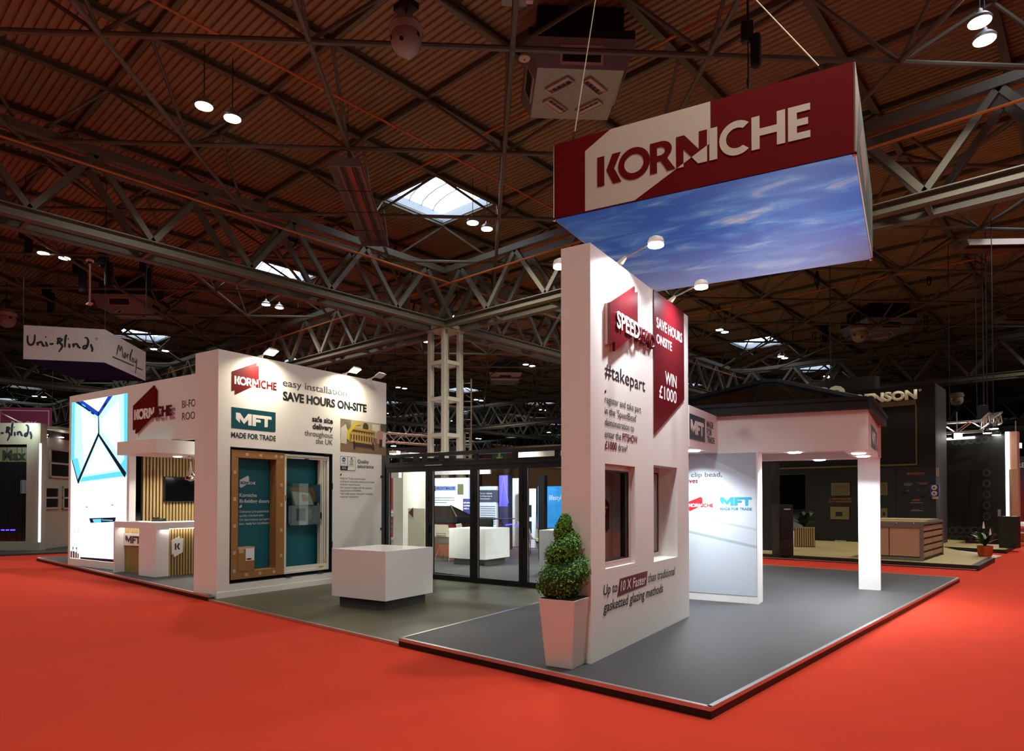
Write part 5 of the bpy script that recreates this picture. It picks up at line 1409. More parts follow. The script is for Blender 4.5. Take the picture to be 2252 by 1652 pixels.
pts = [D1(*q) for q in ((918,775),(1200,790),(1200,970),(918,960))]
p_ = poly('letter_plate', [[pts]], M_WHITE_GLOSS, t, FY(.20), .004, .02)
a0 = D1(945, 925); a1 = D1(1175, 825)
mft(p_, FY(.20), a0[0], a1[0], a0[1], a1[1], mat('cutout_brown', (70, 48, 30)), .026)
c = wd(.75, .55)
t = thing('desk_telephone', 'black desk telephone on the reception desk', 'telephone', (c[0], c[1], DZ), 40)
MB().frustum([(-.10, -.09, DZ), (.10, -.09, DZ), (.10, .09, DZ), (-.10, .09, DZ)], [(-.10, -.08, DZ+.02), (.10, -.08, DZ+.02), (.10, .08, DZ+.06), (-.10, .08, DZ+.06)]).build('base', M_BLK, t)
MB().box(-.09, -.04, -.09, .1, DZ+.05, DZ+.085).build('handset', M_BLK, t, bevel=.01)

# ================================================================ neighbouring stand with blinds sign
M_GREEN = mat('grey_green_paint', (150, 154, 142), .5, var=.04)
M_DGLASS = mat('dark_glass_front', (26, 30, 34), .12)
pR = at(86, 1214, 20.8)
t = thing('blinds_stand', 'grey stand front with script lettering over a dark glass window', 'exhibition stand', (pR.x, pR.y, 0), 42, kind='thing')
FRB = (pR.x, pR.y, 42)
bp = lambda x, y: pl(0+x/4.72, 880+y/4.72, FRB, 'y', 0)
zt = bp(300, 238)[1]
g = [bp(278, 460), bp(252, 1468)]
wx = g[0][0]; wz1 = g[0][1]; wz0 = g[1][1]
MB().box(-4.5, wx, 0, .3, wz1, zt).box(wx, 0, 0, .3, 0, zt).box(-4.5, wx, 0, .3, 0, wz0).build('front_wall', M_GREEN, t)
gw = MB().box(-4.5, wx, .06, .08, wz0, wz1).build('window_glass', M_DGLASS, t)
for x in (bp(165, 600)[0], bp(215, 600)[0], bp(60, 600)[0]): MB().box(x-.008, x+.008, .05, .06, wz0, wz1).build('glazing_joint', M_BLK, gw)
zc = (zt+wz1)/2
u1 = bp(330, 300)[0]
bm = strokes_bm(UNI, .06, .345, .42, u1-4.2*.345, bp(0, 372)[1]); finish_flat(bm, 'script_lettering', mat('navy_script', (18, 22, 48), .5), t, FY(0), .006)
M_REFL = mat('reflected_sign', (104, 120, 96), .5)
MB().box(-1.9, wx-.03, .052, .058, bp(0, 640)[1], bp(0, 490)[1]).build('painted_reflection', M_REFL, gw)  # flat sheet coloured as a sign reflected in the glass
text('Max', bp(12, 0+600)[0], bp(262, 600)[0], bp(0, 622)[1], .30, mat('reflected_letters', (40, 50, 44), .5), gw, FY(.05), .04, w0=.002)  # letters of the reflected sign, drawn on the sheet
MB().box(bp(200, 900)[0], bp(262, 900)[0], .05, .058, bp(0, 970)[1], bp(0, 830)[1]).build('painted_reflection', mat('reflected_blue', (110, 140, 150), .4), gw)  # second reflection, laid on the glass as a coloured sheet
for (x0, x1) in ((0, 35), (50, 80), (95, 145)): MB().box(bp(x0, 1350)[0], bp(x1, 1350)[0], .04, .05, bp(0, 1355)[1], bp(0, 1345)[1]).build('blue_light', M_BLUE, gw)
MB().box(-.02, .04, -.02, 0, bp(400, 1475)[1], bp(400, 452)[1]).build('light_strip', mat('led_white_soft', (240, 238, 255), .5, emit=3.0), t)
spot_light('blinds_sign_light', tuple(at(45, 925, 20.2)), 60, tuple(at(45, 955, 20.9)), 120, (.86, 1.0, .85))
MB().bar((bp(150, 175)[0], -.7, zt+.28), (bp(205, 235)[0], .1, zt), .03, .03).bar((bp(95, 168)[0], -.72, zt+.29), (bp(155, 172)[0], -.7, zt+.29), .08, .05).build('sign_lamp', M_STEEL, t)
t, W_, zb, zt2 = upright('blinds_stand_wing', 'grey stand wing with two sample windows under a dark canopy', 'exhibition stand', 91, 168, 21.2, 23.2, 936, 1211, M_GREEN, .2, part='wing_wall')
FRW = (t.location.x, t.location.y, degrees(t.rotation_euler.z))
wp = lambda x, y: pl(x/4.72, 880+y/4.72, FRW, 'y', 0)
MB().box(.0, W_, -.5, 0, wp(600, 330)[1], wp(600, 300)[1]).build('canopy_edge', M_GREEN, t)
MB().box(.05, W_, -.012, 0, wp(600, 400)[1], wp(600, 330)[1]).build('dark_soffit', M_BLK, t)
for x, y in ((457, 358), (622, 385), (450, 382)): MB().lathe([(.05, wp(x, y)[1]-.02), (.06, wp(x, y)[1])], (wp(x, y)[0], -.06), 12).build('downlight', M_LAMP, t)
for (x0, x1, y0, y1) in ((505, 715, 525, 805), (430, 605, 900, 1135), (640, 715, 900, 1135)):
    a = wp(x0, y1); b = wp(x1, y0); f = frame_ring(MB(), 0, 1, 0, 1, 0, 1, .1)
    m_ = MB()
    for q in ((a[0], b[0], a[1], a[1]+.06), (a[0], b[0], b[1]-.06, b[1]), (a[0], a[0]+.06, a[1], b[1]), (b[0]-.06, b[0], a[1], b[1]), (a[0], b[0], (a[1]+b[1])/2-.03, (a[1]+b[1])/2+.03)): m_.box(q[0], q[1], -.05, 0, q[2], q[3])
    w__ = m_.build('sample_window', M_GREEN, t); MB().box(a[0]+.05, b[0]-.05, -.02, -.01, a[1]+.05, b[1]-.05).build('window_glass', M_DGLASS, w__)
structure(MB().prism([tuple(gz(-60, 1226, 0).to_2d()), tuple(gz(168, 1217, 0).to_2d()), tuple(at(200, 1205, 30).to_2d()), tuple(at(-200, 1205, 30).to_2d())], .001, .05).build('floor_neighbour', mat('dark_stand_floor', (50, 46, 44), .7)))

def hang_prism(name, label, corners, z0, z1, m_side, m_under, lines_top=Z_LOW):
    o0 = corners[0]
    t = thing(name, label, 'sign', (o0.x, o0.y, z0))
    P_ = [((c-o0).x, (c-o0).y) for c in corners]
    MB().prism(P_, z0, z1).build('sign_body', m_side, t)
    MB().prism([(p[0]*.999, p[1]*.999) for p in P_], z0-.02, z0).build('sign_underside', m_under, t)
    for p in P_[:3]: MB().tube((p[0], p[1], z1), (p[0], p[1], lines_top), .012, 5).build('suspension_cable', M_BLK, t)
    return t, P_
cs = [at(51, 790, 19.4), at(230, 797, 19.9), at(320, 838, 23), at(168, 833, 22.6)]
zu = sum(c.z for c in cs)/4
t, P_ = hang_prism('hanging_sign', 'grey four sided hanging sign with brush script and navy underside', cs, zu, zu+1.0, mat('grey_sign_fabric', (196, 194, 200), .7), mat('navy_fabric', (20, 30, 84), .9, spec=.1))
def side_face(P_, i):
    a = Vector(P_[i]); b = Vector(P_[i+1]); d = (b-a).normalized(); return FP((a.x, a.y), (d.x, d.y), (d.y, -d.x)), (b-a).length
M_INK = mat('ink_script', (22, 24, 36), .6)
Gf, Ln = side_face(P_, 0)
finish_flat(strokes_bm(UNI, .055, Ln*.80/4.2, .40, Ln*.05, zu+.40), 'script_lettering', M_INK, t, Gf, .006)
poly('registered_mark', [[ring(Ln*.895, zu+.70, .035, .035, n=14), ring(Ln*.895, zu+.70, .026, .026, n=14)[::-1]]], M_INK, t, Gf, .006)
Gf, Ln = side_face(P_, 1)
finish_flat(strokes_bm(MORLEY, .06, Ln*.50/2.12, .40, Ln*.26, zu+.45), 'script_lettering', M_INK, t, Gf, .006)
poly('underline', [[[(Ln*.17, zu+.27), (Ln*.68, zu+.30), (Ln*.68, zu+.34), (Ln*.17, zu+.31)]]], M_INK, t, Gf, .006)
poly('underline', [[[(Ln*.76, zu+.30), (Ln*.92, zu+.305), (Ln*.92, zu+.345), (Ln*.76, zu+.34)]]], M_INK, t, Gf, .006)
text('GLASS & GLAZING', Ln*.57, Ln*.95, zu+.10, .05, mat('faint_lettering', (130, 130, 140), .6), t, Gf, -.01)
cs = [at(-40, 970, 30), at(114, 968, 30.4), at(114, 968, 31.2), at(-40, 970, 31.0)]
zb = cs[1].z; zt = at(60, 896, 30.2).z
t, P_ = hang_prism('hanging_sign', 'dark magenta hanging sign with pale border line behind the blinds stand', cs, zb, zt, mat('magenta_fabric', (112, 36, 76), .7), mat('magenta_fabric', (112, 36, 76)), Z_LOW)
Gf, Ln = side_face(P_, 0)
M_PINK = mat('pale_pink_line', (200, 150, 176), .6)
poly('border_line', [[[(.72, zb+.1), (Ln-.12, zb+.1), (Ln-.12, zt-.12), (.72, zt-.12)], [(.76, zb+.14), (.76, zt-.16), (Ln-.16, zt-.16), (Ln-.16, zb+.14)]]], M_PINK, t, Gf, .006)
text('ROCK', 1.2, Ln-.62, zb+.42, .42, M_PINK, t, Gf, .02)

# ================================================================ black stand with cream letters
RX, RY = -4.305, 25.93
ZR = .12
M_RBLK = mat('black_stand_board', (13, 12, 11), .6, var=.1, vscale=2)
M_RNAVY = mat('dark_navy_board', (20, 23, 31), .5)
M_OLIVE = mat('olive_bronze_metal', (120, 108, 66), .45, .3)
M_PLANK = mat('pale_oak_floor', (176, 160, 108), .5, var=.12, vscale=4, stretch=(.6, 7, 1))
M_COPPER = mat('copper_lettering', (170, 92, 52), .5)
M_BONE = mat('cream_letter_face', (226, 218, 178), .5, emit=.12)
structure(MB().prism([(-22, 18.54), (-2.28, 18.54), (-2.28, 21.36), (-2.28, 21.36), (-4.0, 25.0), (-4.0, 33), (-22, 33)], .03, ZR).build('floor_plank', M_PLANK))
structure(MB().prism([(-22, 18.5), (-2.25, 18.5), (-2.25, 21.36), (-2.4, 21.36), (-2.4, 18.54), (-22, 18.54)], .0, ZR+.004).build('edge_trim', M_BLK))
structure(MB().box(-22, -2.3, 18.49, 18.50, .02, .035).build('edge_trim', M_ALU))
structure(MB().prism([(-2.45, 21.4), (-2.32, 23.68), (-3.6, 25.3), (-4.2, 23.2)], .002, .02).build('floor_ramp', mat('pale_ramp_floor', (190, 184, 150), .5)))
structure(MB().prism([(-2.36, 24.95), (-2.40, 27.85), (-5.2, 27.85), (-3.9, 25.4)], .0, .11).build('floor_plank', M_PLANK))
structure(MB().prism([(-2.34, 24.92), (-2.37, 27.85), (-2.39, 27.85), (-2.38, 24.96), (-3.9, 25.36), (-3.9, 25.32)], .0, .115).build('edge_trim', M_BLK))
t = thing('lettered_stand', 'tall black stand wall with cream capital letters and bronze frame', 'exhibition stand', (RX, RY, ZR), 0, kind='thing')
ZRT = 5.545
b = MB()
for (x0, x1, z0, z1) in ((-.53, 0, ZR, ZRT), (-9.5, -.53, 4.86, ZRT), (-1.65-.0, -.53, ZR, 2.80), (-4.2, -1.65, ZR, 2.80)): b.box(x0, x1, 0, .35, z0, z1)
b.box(-9.5, -.53, .12, .35, 2.80, 4.86).box(-9.5, -4.2, .0, .35, 2.6, 2.8)
b.build('stand_wall', M_RBLK, t)
MB().box(-.55, 0, .35, 2.0, ZR, ZRT).build('end_wall', mat('charcoal_end_board', (44, 42, 42), .55), t)
G = FY(0)
text('RENSON', -2.43, -.515, 5.075, .285, M_BONE, t, G, .055, w0=.02, thick=.03)
poly('registered_mark', [[ring(-.43, 5.345, .045, .04, n=14), ring(-.43, 5.345, .022, .02, n=10)[::-1]]], M_BONE, t, G, .02)
MB().box(-9.4, -.565, -.10, 0, 4.86, 5.03).build('bronze_head', M_OLIVE, t)
MB().box(-.575, -.535, -.05, .12, 2.80, 4.86).box(-9.4, -.575, -.05, .12, 2.80, 2.855).build('bronze_frame', M_OLIVE, t)
for (x0, x1) in ((-1.16, .0), (-2.42, -1.19)): MB().box(x0, x1, -.012, 0, .98, 2.74).build('product_board', M_RNAVY, t)
text('RENSON', -.74, -.315, 2.495, .06, M_COPPER, t, G, .03, w0=.014)
poly('house_logo', [[[(-.84, 2.49), (-.84, 2.53), (-.80, 2.565), (-.76, 2.53), (-.76, 2.49), (-.785, 2.49), (-.80, 2.53), (-.815, 2.49)]]], M_COPPER, t, G, .014)
text('CREATING HEALTHY SPACES', -.83, -.32, 2.452, .022, M_COPPER, t, G, 0, w0=.014)
for (x0, x1, z, m) in ((-.93, -.70, 2.19, M_COPPER), (-.96, -.67, 2.15, M_STEEL), (-.92, -.72, 2.115, M_STEEL), (-.52, -.20, 2.195, M_COPPER), (-.46, -.26, 2.155, M_STEEL), (-.70, -.47, 1.60, M_COPPER), (-.75, -.38, 1.52, M_STEEL), (-.69, -.5, 1.29, M_COPPER), (-.75, -.38, 1.25, M_STEEL)):
    MB().box(x0, x1, -.0135, -.012, z, z+.018).build('text_line', m, t)
text('VENTS', -.68, -.46, 1.60, .05, M_COPPER, t, G, .02, w0=.015)
for (x, z) in ((-.96, 1.90), (-.80, 1.93), (-.50, 1.93), (-.29, 1.91), (-.44, 1.75), (-.35, 1.75)): MB().box(x-.05, x+.05, -.05, -.012, z-.035, z+.035).build('product_sample', M_CHROME if x > -.9 else M_BLK, t)
FRR = (RX, RY, 0)
rp = lambda px, py: pl(px, py, FRR, 'y', -.012)
for i, (x0, x1, y0, y1) in enumerate(((1829, 1869, 1062, 1090), (1827, 1868, 1115, 1142), (1938, 1952, 1061, 1089), (1938, 1952, 1118, 1140))):
    a = rp(x0, y1); b = rp(x1, y0)
    vt = MB().box(a[0], b[0], -.05, -.012, a[1], b[1]).build('vent_sample', M_OLIVE, t)
    if i in (0, 2):
        k = MB()
        for j in range(8): k.box(a[0]+.04, b[0]-.04, -.054, -.05, a[1]+.04+j*(b[1]-a[1]-.08)/8, a[1]+.055+j*(b[1]-a[1]-.08)/8)
        k.build('louvre_gap', M_BLK, vt)
    else: MB().box((a[0]*.72+b[0]*.28), (a[0]*.35+b[0]*.65), -.056, -.05, a[1]*.75+b[1]*.25, a[1]*.4+b[1]*.6).build('vent_slot', M_BLK, vt)
a = rp(1823, 1107); b = rp(1872, 1098)
text_block(['C+ WITH INSULATED', 'DUCT CONNECTION'], a[0], b[1]-.02, .10, .06, [b[0]-a[0], (b[0]-a[0])], M_COPPER, t, G, .02, w0=.014)
a = rp(1836, 1190); b = rp(1861, 1187)
text('www.renson.eu', a[0], b[0], a[1], .05, M_PALE, t, G, .02, w0=.014)
# socket box on the end wall
t = thing('socket_box', 'blue twin power socket box on the black stand end wall', 'socket', (RX+.02, RY-.12, 1.72), 0)
MB().box(-.16, .10, -.12, .0, 1.74, 2.13).build('box_body', mat('socket_blue', (44, 40, 120), .4), t, bevel=.01)
for z in (1.84, 2.03):
    c_ = MB().tube((-.03, -.12, z), (-.03, -.17, z), .085, 18, .075).build('socket_cover', mat('socket_grey', (190, 188, 180), .4), t)
    MB().tube((-.03, -.171, z), (-.03, -.176, z), .035, 12).build('socket_centre', M_DGREY, c_)
MB().box(-.10, .06, -.09, -.02, 1.66, 1.74).build('cable_gland', M_VENT, t)
t = thing('wall_switch', 'small pale switch plate high on the black stand corner', 'switch', (RX, RY, 2.5), 0)
MB().box(.005, .09, -.03, -.001, 2.42, 2.70).build('plate', M_VENT, t)

# bench cabinet
BX, BY = -3.42, 18.90
M_LARCH = mat('larch_panel', (172, 138, 108), .55, var=.10, vscale=6, stretch=(8, 8, .7))
M_TAUPE = mat('taupe_metal_frame', (106, 96, 90), .5)
t = thing('bench_cabinet', 'low wooden cabinet in a taupe metal frame on the oak platform', 'cabinet', (BX, BY, ZR), 0)
BL, BD, BZ = 1.45, 2.68, 1.08
MB().box(-BL, 0, 0, .06, .93, BZ).box(-.075, 0, 0, .06, ZR, .93).box(-BL, -.075, 0, .06, ZR, .20).box(-.06, 0, BD-.07, BD, ZR, BZ).box(-.06, 0, .06, BD-.07, 1.02, BZ).box(-.06, 0, .06, .09, ZR+.05, 1.02).build('metal_frame', M_TAUPE, t, bevel=.004)
MB().box(-BL, -.06, .06, BD, ZR+.02, 1.00).build('carcass', M_BLK, t)
for i in range(2): MB().box(-.08-.68*i-.66, -.08-.68*i, .012, .05, .225, .925).build('wood_door', M_LARCH, t)
for y0 in (.10, 1.38):
    for j in range(5): MB().box(-.058, -.015, y0, y0+1.24, .20+.165*j, .20+.165*j+.115).build('side_board', M_LARCH, t)
MB().box(-BL, -.02, .07, .70, BZ, BZ+.02).box(-BL, -.10, 1.0, BD-.1, BZ, BZ+.035).build('top_board', M_PLANK, t)
for i in range(4): MB().ball((-.2-.38*i, -.002, 1.05), .014, 8, 5).build('rivet', M_CHROME, t)

# potted lily and the trough of plants
def leafy(o_, n, r, h, m, parent, seed, lw=.05, name='leaf_foliage'):
    rd = random.Random(seed); mb = MB()
    for i in range(n):
        a = rd.uniform(0, 2*pi); R = r*rd.uniform(.5, 1.0); H = h*rd.uniform(.35, 1.0); d = Vector((cos(a), sin(a), 0)); s = Vector((-sin(a), cos(a), 0))
        prev = None
        for k in range(6):
            f = k/5
            p = Vector(o_)+d*R*f**1.2+Vector((0, 0, H*(1.6*f-.75*f*f)))
            w_ = lw*sin(pi*min(.98, max(.06, (f-.25)/.75 if f > .3 else .06)))
            cur = (p-s*w_, p+s*w_)
            if prev: mb.quad(prev[0], prev[1], cur[1], cur[0])
            prev = cur
    return mb.build(name, m, parent)
M_LILY = mat('lily_leaf', (44, 82, 30), .35, var=.3, vscale=9)
M_PETAL = mat('lily_petal', (230, 226, 196), .5)
c = gz(2166.5, 1224, ZR)
t = thing('potted_lily', 'peace lily with white flowers in a terracotta pot on the platform corner', 'plant', (c.x, c.y, ZR))
MB().lathe([(.14, ZR), (.165, ZR+.06), (.185, ZR+.28), (.175, ZR+.285), (.165, ZR+.25)], n=24).build('pot', mat('terracotta', (188, 78, 36), .6), t, True)
MB().lathe([(.165, ZR+.24), (.16, ZR+.25)], n=20).build('soil', mat('dark_soil', (38, 28, 20)), t)
leafy((0, 0, ZR+.25), 30, .42, .50, M_LILY, t, 4, .055)
for (x, y, z) in ((-.02, -.05, .88), (.12, .0, .70)):
    f = MB().frustum([(x-.03, y, ZR+z-.13), (x, y-.02, ZR+z-.13), (x+.03, y, ZR+z-.13), (x, y+.02, ZR+z-.13)], [(x-.008, y, ZR+z+.05), (x, y-.008, ZR+z+.05), (x+.008, y, ZR+z+.05), (x, y+.008, ZR+z+.05)]).build('flower', M_PETAL, t)
    MB().tube((0, 0, ZR+.25), (x, y, ZR+z-.12), .006, 5).build('flower_stem', M_LILY, f)
a = gz(1749, 1203, ZR); b = gz(1793, 1204, ZR)
t = thing('plant_trough', 'dim slatted wooden trough of dark leafy plants inside the black stand', 'planter', (a.x, a.y, ZR), degrees(atan2(b.y-a.y, b.x-a.x)))
Lt = (b-a).length
MB().box(0, Lt, .03, .5, ZR, ZR+.62).build('trough_body', M_BLK, t)
sl = MB()
for i in range(9): sl.box(Lt*i/9+.01, Lt*(i+1)/9-.015, 0, .03, ZR+.02, ZR+.60)
sl.box(0, Lt, -.005, .04, ZR+.60, ZR+.64)
sl.build('slat_front', M_OAK, t)
leafy((Lt*.5, .25, ZR+.60), 46, .55, .65, mat('shade_leaf', (40, 56, 28), .5, var=.3, vscale=8), t, 9, .06)
a = gz(1714, 1222, ZR); b = gz(1745, 1222, ZR)
t = thing('brochure_pillar', 'black brochure pillar with tiny white lettering beside the plant trough', 'pillar', (a.x, a.y, ZR), degrees(atan2(b.y-a.y, b.x-a.x)), kind='thing')
Lt = (b-a).length; zt_ = at(1730, 1122, sqrt((a.x**2+a.y**2)) ).z
MB().box(0, Lt, 0, .5, ZR, 1.50).build('pillar_body', M_RBLK, t)
text('renson', Lt*.35, Lt*.8, 1.36, .05, M_PALE, t, FY(0), .02)
MB().box(.1*Lt, .8*Lt, -.02, 0, .6, 1.15).build('brochure_recess', M_BLK, t)
t, W_, zb, zt = upright('side_partition', 'black side partition of the stand seen inside the porch opening', 'exhibition stand', 1696, 1716, 19.8, 20.6, 1016, 1226, M_RBLK, .3)
t, W_, zb, zt = upright('glass_display', 'dim glass display case at the edge of the porch opening', 'display case', 1676, 1697, 22.5, 22.8, 1038, 1222, mat('dark_case', (30, 40, 44), .3), .4)
for f in (.12, .25, .40, .62, .93): MB().box(0, W_, -.02, 0, zb+(zt-zb)*f, zb+(zt-zb)*f+.07).build('pale_shelf', mat('dim_shelf', (110, 110, 96), .5), t)
MB().box(.1, W_-.1, -.015, 0, zb+(zt-zb)*.66, zb+(zt-zb)*.82).build('poster', mat('dim_blue_poster', (40, 74, 90), .5, var=.5, vscale=4), t)
# curved black sign with big letters above
a = at(1740, 880, 27.5); b = at(1925, 880, 24.5)
t = thing('hanging_sign', 'curved black hanging sign with big cream letters behind the glass roof', 'sign', (a.x, a.y, at(1850, 880, 26).z), degrees(atan2(b.y-a.y, b.x-a.x)))
Ls = (b-a).to_2d().length; z0 = at(1850, 890, 26).z; z1 = at(1850, 842, 26).z
pts = [(Ls*i/16, -.7*sin(pi*i/16)) for i in range(17)]
MB().prism(pts+[(x, y+.3) for x, y in pts[::-1]], z0, z1).build('sign_body', M_RBLK, t)
cl = at(1800, 870, 25.5)
bm = text_bm('SCO', .06); xs = [v.co.x for v in bm.verts]; kx = (Ls*.42)/(max(xs)-min(xs))
zo = z0+.05
curve = lambda u, v, w: (Ls*.34+u, -.7*sin(pi*(Ls*.34+u)/Ls)-w, v)
for v in bm.verts: v.co = ((v.co.x-min(xs))*kx, v.co.y*(.50/CAP_H)+zo, 0)
bmesh.ops.subdivide_edges(bm, edges=bm.edges[:], cuts=2)
finish_flat(bm, 'sign_letters', M_BONE, t, curve, .02)
MB().tube((Ls*.5, 0, z1), (Ls*.5, 0, Z_LOW), .02, 5).build('suspension_cable', M_BLK, t)

# ================================================================ far stands beyond the platform
M_CIRC = mat('dark_green_black_board', (22, 24, 21), .5)
t, W_, zb, zt = upright('circle_wall', 'black wall with dark ring pattern and a glowing white edge strip', 'exhibition stand', 2080, 2214, 25.2, 23.7, 962, 1199, M_CIRC, .3)
FC = (t.location.x, t.location.y, degrees(t.rotation_euler.z))
zt1 = pl(2213, 950, FC, 'y', 0)[1]
cp = lambda x, y: pl(2060+x/7.18, 880+y/7.18, FC, 'y', 0)
rg = []
for x, y in ((655, 635), (535, 640), (415, 655), (300, 660), (770, 620)):
    c = cp(x, y); rg.append([ring(c[0], c[1], .14, .14, n=16), ring(c[0], c[1], .075, .075, n=12)[::-1]])
for i in range(6):
    for j in range(2): 
        c = pl(2095+16*i, 1166+20*j, FC, 'y', 0); rg.append([ring(c[0], c[1], .14, .14, n=16), ring(c[0], c[1], .08, .08, n=12)[::-1]])
for i in range(5):
    c = pl(2170, 1040+24*i, FC, 'y', 0); rg.append([ring(c[0], c[1], .13, .15, n=16), ring(c[0], c[1], .07, .085, n=12)[::-1]])
poly('ring_pattern', rg, mat('ring_grey', (60, 62, 60), .4), t, FY(0), .004, .004)
a = pl(2084, 1180, FC, 'y', 0); b = pl(2161, 1034, FC, 'y', 0)
MB().box(.0, b[0], -.006, 0, zb+.35, b[1]).build('dark_panel', M_BLK, t)
MB().box(W_, W_+.12, -.03, .25, zb, zt1).build('light_strip', mat('led_white_soft', (240, 238, 255), .5, emit=3.0), t)
MB().box(W_+.12, W_+.34, -.0, .3, zb, zt1).build('pink_end_board', mat('warm_end_board', (206, 160, 136), .5), t)
e_ = (t.matrix_basis @ Vector((W_+.1, -.15, 0)))
area_light('edge_strip_light', at(2224, 1075, 23.2), 18, .4, (.95, .95, 1), at(2290, 1090, 22), spread=pi)
a = gz(2197, 1205, .11)
t = thing('low_black_box', 'low black box standing at the end of the ring patterned wall', 'box', (a.x, a.y, .11), FC[2])
MB().box(0, .44, 0, .5, .11, at(2197, 1133, 22.6).z).build('box_body', M_RBLK, t)
MB().box(-.02, .06, -.01, 0, at(2197, 1133, 22.6).z, at(2197, 1119, 22.6).z).build('bracket', M_STEEL, t)
t, W_, zb, zt = upright('beige_post', 'beige flat post standing in front of the purple red sign wall', 'post', 2228, 2241, 23.4, 23.4, 1032, 1198, mat('beige_board', (196, 160, 132), .5), .15)
mg = bpy.data.materials.new('purple_red_print'); mg.use_nodes = True
nt = mg.node_tree; pr = nt.nodes['Principled BSDF']; tc = nt.nodes.new('ShaderNodeTexCoord'); sp = nt.nodes.new('ShaderNodeSeparateXYZ')
cr = nt.nodes.new('ShaderNodeValToRGB'); cr.color_ramp.elements[0].color = (lin(130), lin(34), lin(26), 1); cr.color_ramp.elements[1].color = (lin(44), lin(38), lin(66), 1)
cr.color_ramp.elements[0].position = .40; cr.color_ramp.elements[1].position = .85
nt.links.new(tc.outputs['Generated'], sp.inputs[0]); nt.links.new(sp.outputs['Z'], cr.inputs['Fac']); nt.links.new(cr.outputs['Color'], pr.inputs['Base Color'])
t, W_, zb, zt = upright('sign_wall', 'purple to red printed wall with white capital lettering past the glowing strip', 'exhibition stand', 2226, 2330, 26.5, 25.5, 1005, 1180, mg, .2)
FS_ = (t.location.x, t.location.y, degrees(t.rotation_euler.z))
a = pl(2214, 1029, FS_, 'y', 0); b = pl(2252, 1018, FS_, 'y', 0)
text('CORE', pl(2213, 1029, FS_, 'y', 0)[0], pl(2254, 1029, FS_, 'y', 0)[0], a[1], b[1]-a[1], M_PALE, t, FY(0), .02, w0=.01)
t = thing('round_chair', 'white round backed chair at a wooden desk past the beige post', 'chair', tuple(gz(2250, 1199, .02)), 200)
MB().lathe([(.30, .62), (.34, .70), (.30, .80), (.20, .84)], n=18).build('backrest', M_WHITE, t, True)
MB().lathe([(.24, .42), (.28, .46), (.24, .50)], n=18).build('seat', M_WHITE, t, True)
for i in range(4): MB().tube((.15*cos(i*pi/2+.7), .15*sin(i*pi/2+.7), .44), (.24*cos(i*pi/2+.7), .24*sin(i*pi/2+.7), .021), .012, 6).build('leg', M_CHROME, t)
t = thing('wooden_desk', 'orange brown wooden desk panel at the picture edge past the post', 'desk', tuple(gz(2243, 1190, .02)), 42)
MB().box(0, 1.4, 0, .6, .02, .75).build('desk_body', mat('orange_wood', (166, 92, 46), .5, var=.15), t)
MB().box(-.02, 1.42, -.02, .62, .75, .78).build('desk_top', mat('orange_wood', (166, 92, 46)), t)

def lattice(name, label, p, q, s, m, lamps=()):
    p = Vector(p); q = Vector(q); d = (q-p); L_ = d.length; d.normalize()
    t = thing(name, label, 'lighting truss', tuple(p), degrees(atan2(d.y, d.x)))
    z = p.z; r = .03*s
    for yy in (-.15*s, .15*s):
        for zz in (0, .3*s): MB().tube((0, yy, z+zz), (L_, yy, z+zz), r, 8).build('chord', m, t, True)
    lc = MB(); n = int(L_/(.32*s))
    for i in range(n):
        a = i*L_/n; b = (i+1)*L_/n
        for yy in (-.15*s, .15*s): lc.tube((a, yy, z if i % 2 else z+.3*s), (b, yy, z+.3*s if i % 2 else z), r*.5, 5)
        lc.tube((a, -.15*s, z+.3*s), (b, .15*s, z+.3*s), r*.5, 5)
    lc.build('lacing', m, t)
    for x in (L_*.2, L_*.8): MB().tube((x, 0, z+.3*s), (x, 0, Z_LOW), .015, 5).build('suspension_cable', M_BLK, t)
    for x in lamps:
        h = MB().lathe([(.13, z-.16), (.14, z-.10), (.08, z+.0)], (x, 0), 14).build('lamp_head', M_BLK, t)
        MB().lathe([(.125, z-.175), (.125, z-.161)], (x, 0), 14).build('lens', M_LAMP, h)
    return t
lattice('lighting_truss', 'silver lattice lighting truss with lamps above the ring patterned wall', at(2070, 954, 25.0), at(2170, 948, 24.0), 1.25, M_ALU, (1.7,))
lattice('lighting_truss', 'short silver lattice truss arm ending over the glowing strip wall', at(2168, 945, 24.0), at(2190, 950, 21.8), 1.1, M_ALU, (.4, 2.1))
hoist(tuple(at(2164, 925, 24.3)), .9, Z_LOW, 'black chain hoist carrying the silver lighting truss corner')
for (px, py, d, l, pw) in ((2107, 959, 24.6, 'bright work lamp shining under the silver lighting truss', 25), (2237, 980, 24.0, 'glaring floodlight shining beside the top of the glowing strip', 30)):
    c = at(px, py, d)
    t = thing('work_lamp', l, 'lamp', tuple(c), 42)
    MB().box(-.16, .16, .0, .12, c.z-.1, c.z+.1).build('lamp_body', M_BLK, t)
    MB().box(-.15, .15, -.015, 0, c.z-.09, c.z+.09).build('lens', M_LAMP, t)
    MB().tube((0, .06, c.z+.1), (0, .06, c.z+.9), .02, 5).build('bracket', M_STEEL, t)
t = thing('light_batten', 'thin white light batten along the ring patterned wall top', 'lamp', tuple(at(2083, 966, 25.1)), FC[2])
c = at(2083, 966, 25.1); MB().box(0, .9, -.05, .0, c.z-.03, c.z+.03).build('lens', M_LED, t); MB().box(0, .9, 0, .06, c.z-.05, c.z+.05).build('housing', M_STEEL, t)

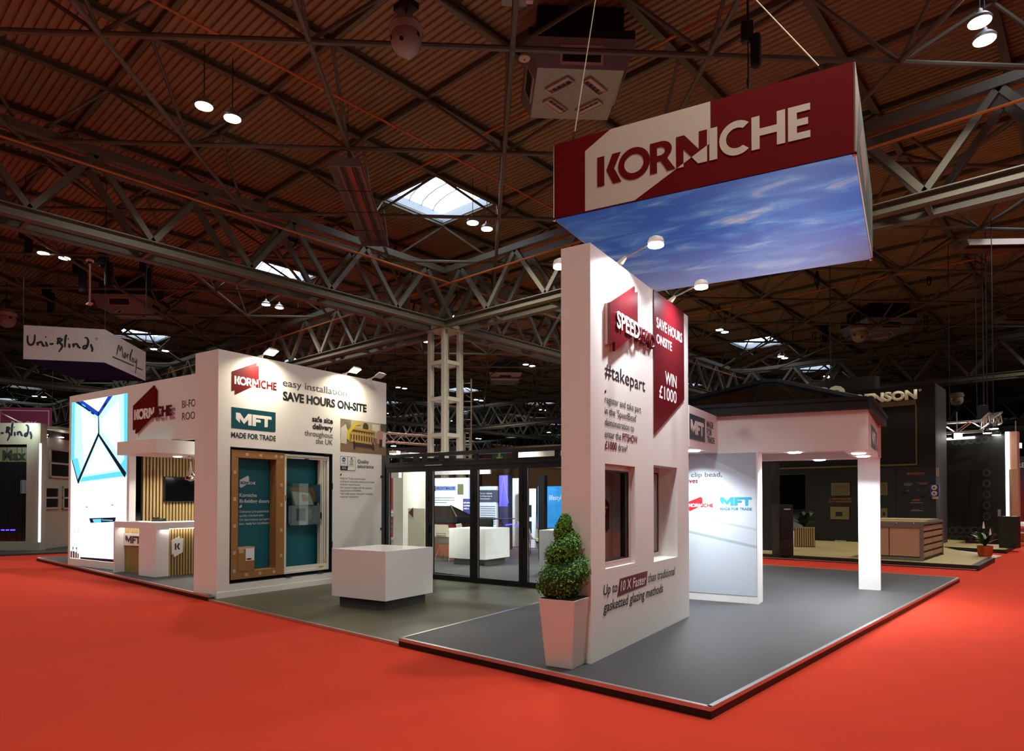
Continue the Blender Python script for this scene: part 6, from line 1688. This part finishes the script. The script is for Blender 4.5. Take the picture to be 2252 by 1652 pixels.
# behind the olive floor: dark sign, truss, lamps and exit sign
t, W_, zb, zt = upright('dark_stand', 'dark brown stand wall with white house outline logo behind the doors', 'exhibition stand', 845, 1010, 34, 33, 985, 1140, mat('dark_brown_board', (40, 30, 30), .6), .3)
FS_ = (t.location.x, t.location.y, degrees(t.rotation_euler.z))
a = pl(876, 1000, FS_, 'y', 0); b = pl(893, 993, FS_, 'y', 0)
text('emmegi', a[0]-.18, b[0], a[1], .20, M_PALE, t, FY(0), .0, w0=.02)
c = pl(864, 996, FS_, 'y', 0)
poly('house_outline', [[[(c[0]-.2, c[1]-.06), (c[0], c[1]+.16), (c[0]+.2, c[1]-.06), (c[0]+.14, c[1]-.06), (c[0], c[1]+.09), (c[0]-.14, c[1]-.06)]]], M_PALE, t, FY(0), .02)
lattice('lighting_truss', 'pinkish lattice lighting truss above the dark house logo wall', at(846, 972, 31), at(950, 966, 33), 1.4, mat('pinkish_truss', (196, 160, 158), .4, .5), (.5,))
c = at(868, 998, 15.2)
t = thing('inside_floodlight', 'glaring floodlight over the first glass door leaf', 'floodlight', tuple(c), 20)
MB().box(-.1, .1, -.08, .08, c.z, c.z+.06).build('head', M_WHITE, t); MB().box(-.09, .09, -.07, .07, c.z-.012, c.z-.001).build('lens', M_LAMPW, t)
MB().box(-.12, .12, -.02, .10, c.z-.55, c.z-.12).build('bracket_plate', M_WHITE, t)
MB().tube((.0, .06, c.z-.14), (0, .06, c.z+.02), .015, 6).build('arm', M_WHITE, t)
t, W_, zb, zt = upright('tan_wall', 'tan distant wall behind the roof frame with a green exit sign', 'wall', 1060, 1240, 75, 70, 985, 1120, mat('tan_wall_paint', (120, 84, 50), .8), .3)
c = at(1098, 1006, 71)
t = thing('exit_sign', 'small green hanging exit sign with pale arrow over the glass doors', 'sign', tuple(c), 42)
MB().box(-.75, .75, 0, .1, c.z-.8, c.z+.8).build('plate', mat('exit_green', (24, 60, 30), .5), t)
poly('arrow', [[[(-.12, c.z+.6), (.12, c.z+.6), (.12, c.z), (.4, c.z+.1), (0, c.z-.6), (-.4, c.z+.1), (-.12, c.z)]]], mat('exit_pale', (150, 170, 90), .5), t, FY(0), .01)
t = thing('service_ladder', 'narrow ladder frame standing behind the grey lattice column', 'ladder', tuple(at(1027, 1120, 40).to_2d())+(0,), 42)
for x in (-.25, .25): MB().box(x-.04, x+.04, -.04, .04, 0, Z_BEAM).build('stile', M_COLUMN, t)
rg = MB()
for i in range(16): rg.tube((-.25, 0, .4+.55*i), (.25, 0, .4+.55*i), .025, 6)
rg.build('rung_frame', M_COLUMN, t)
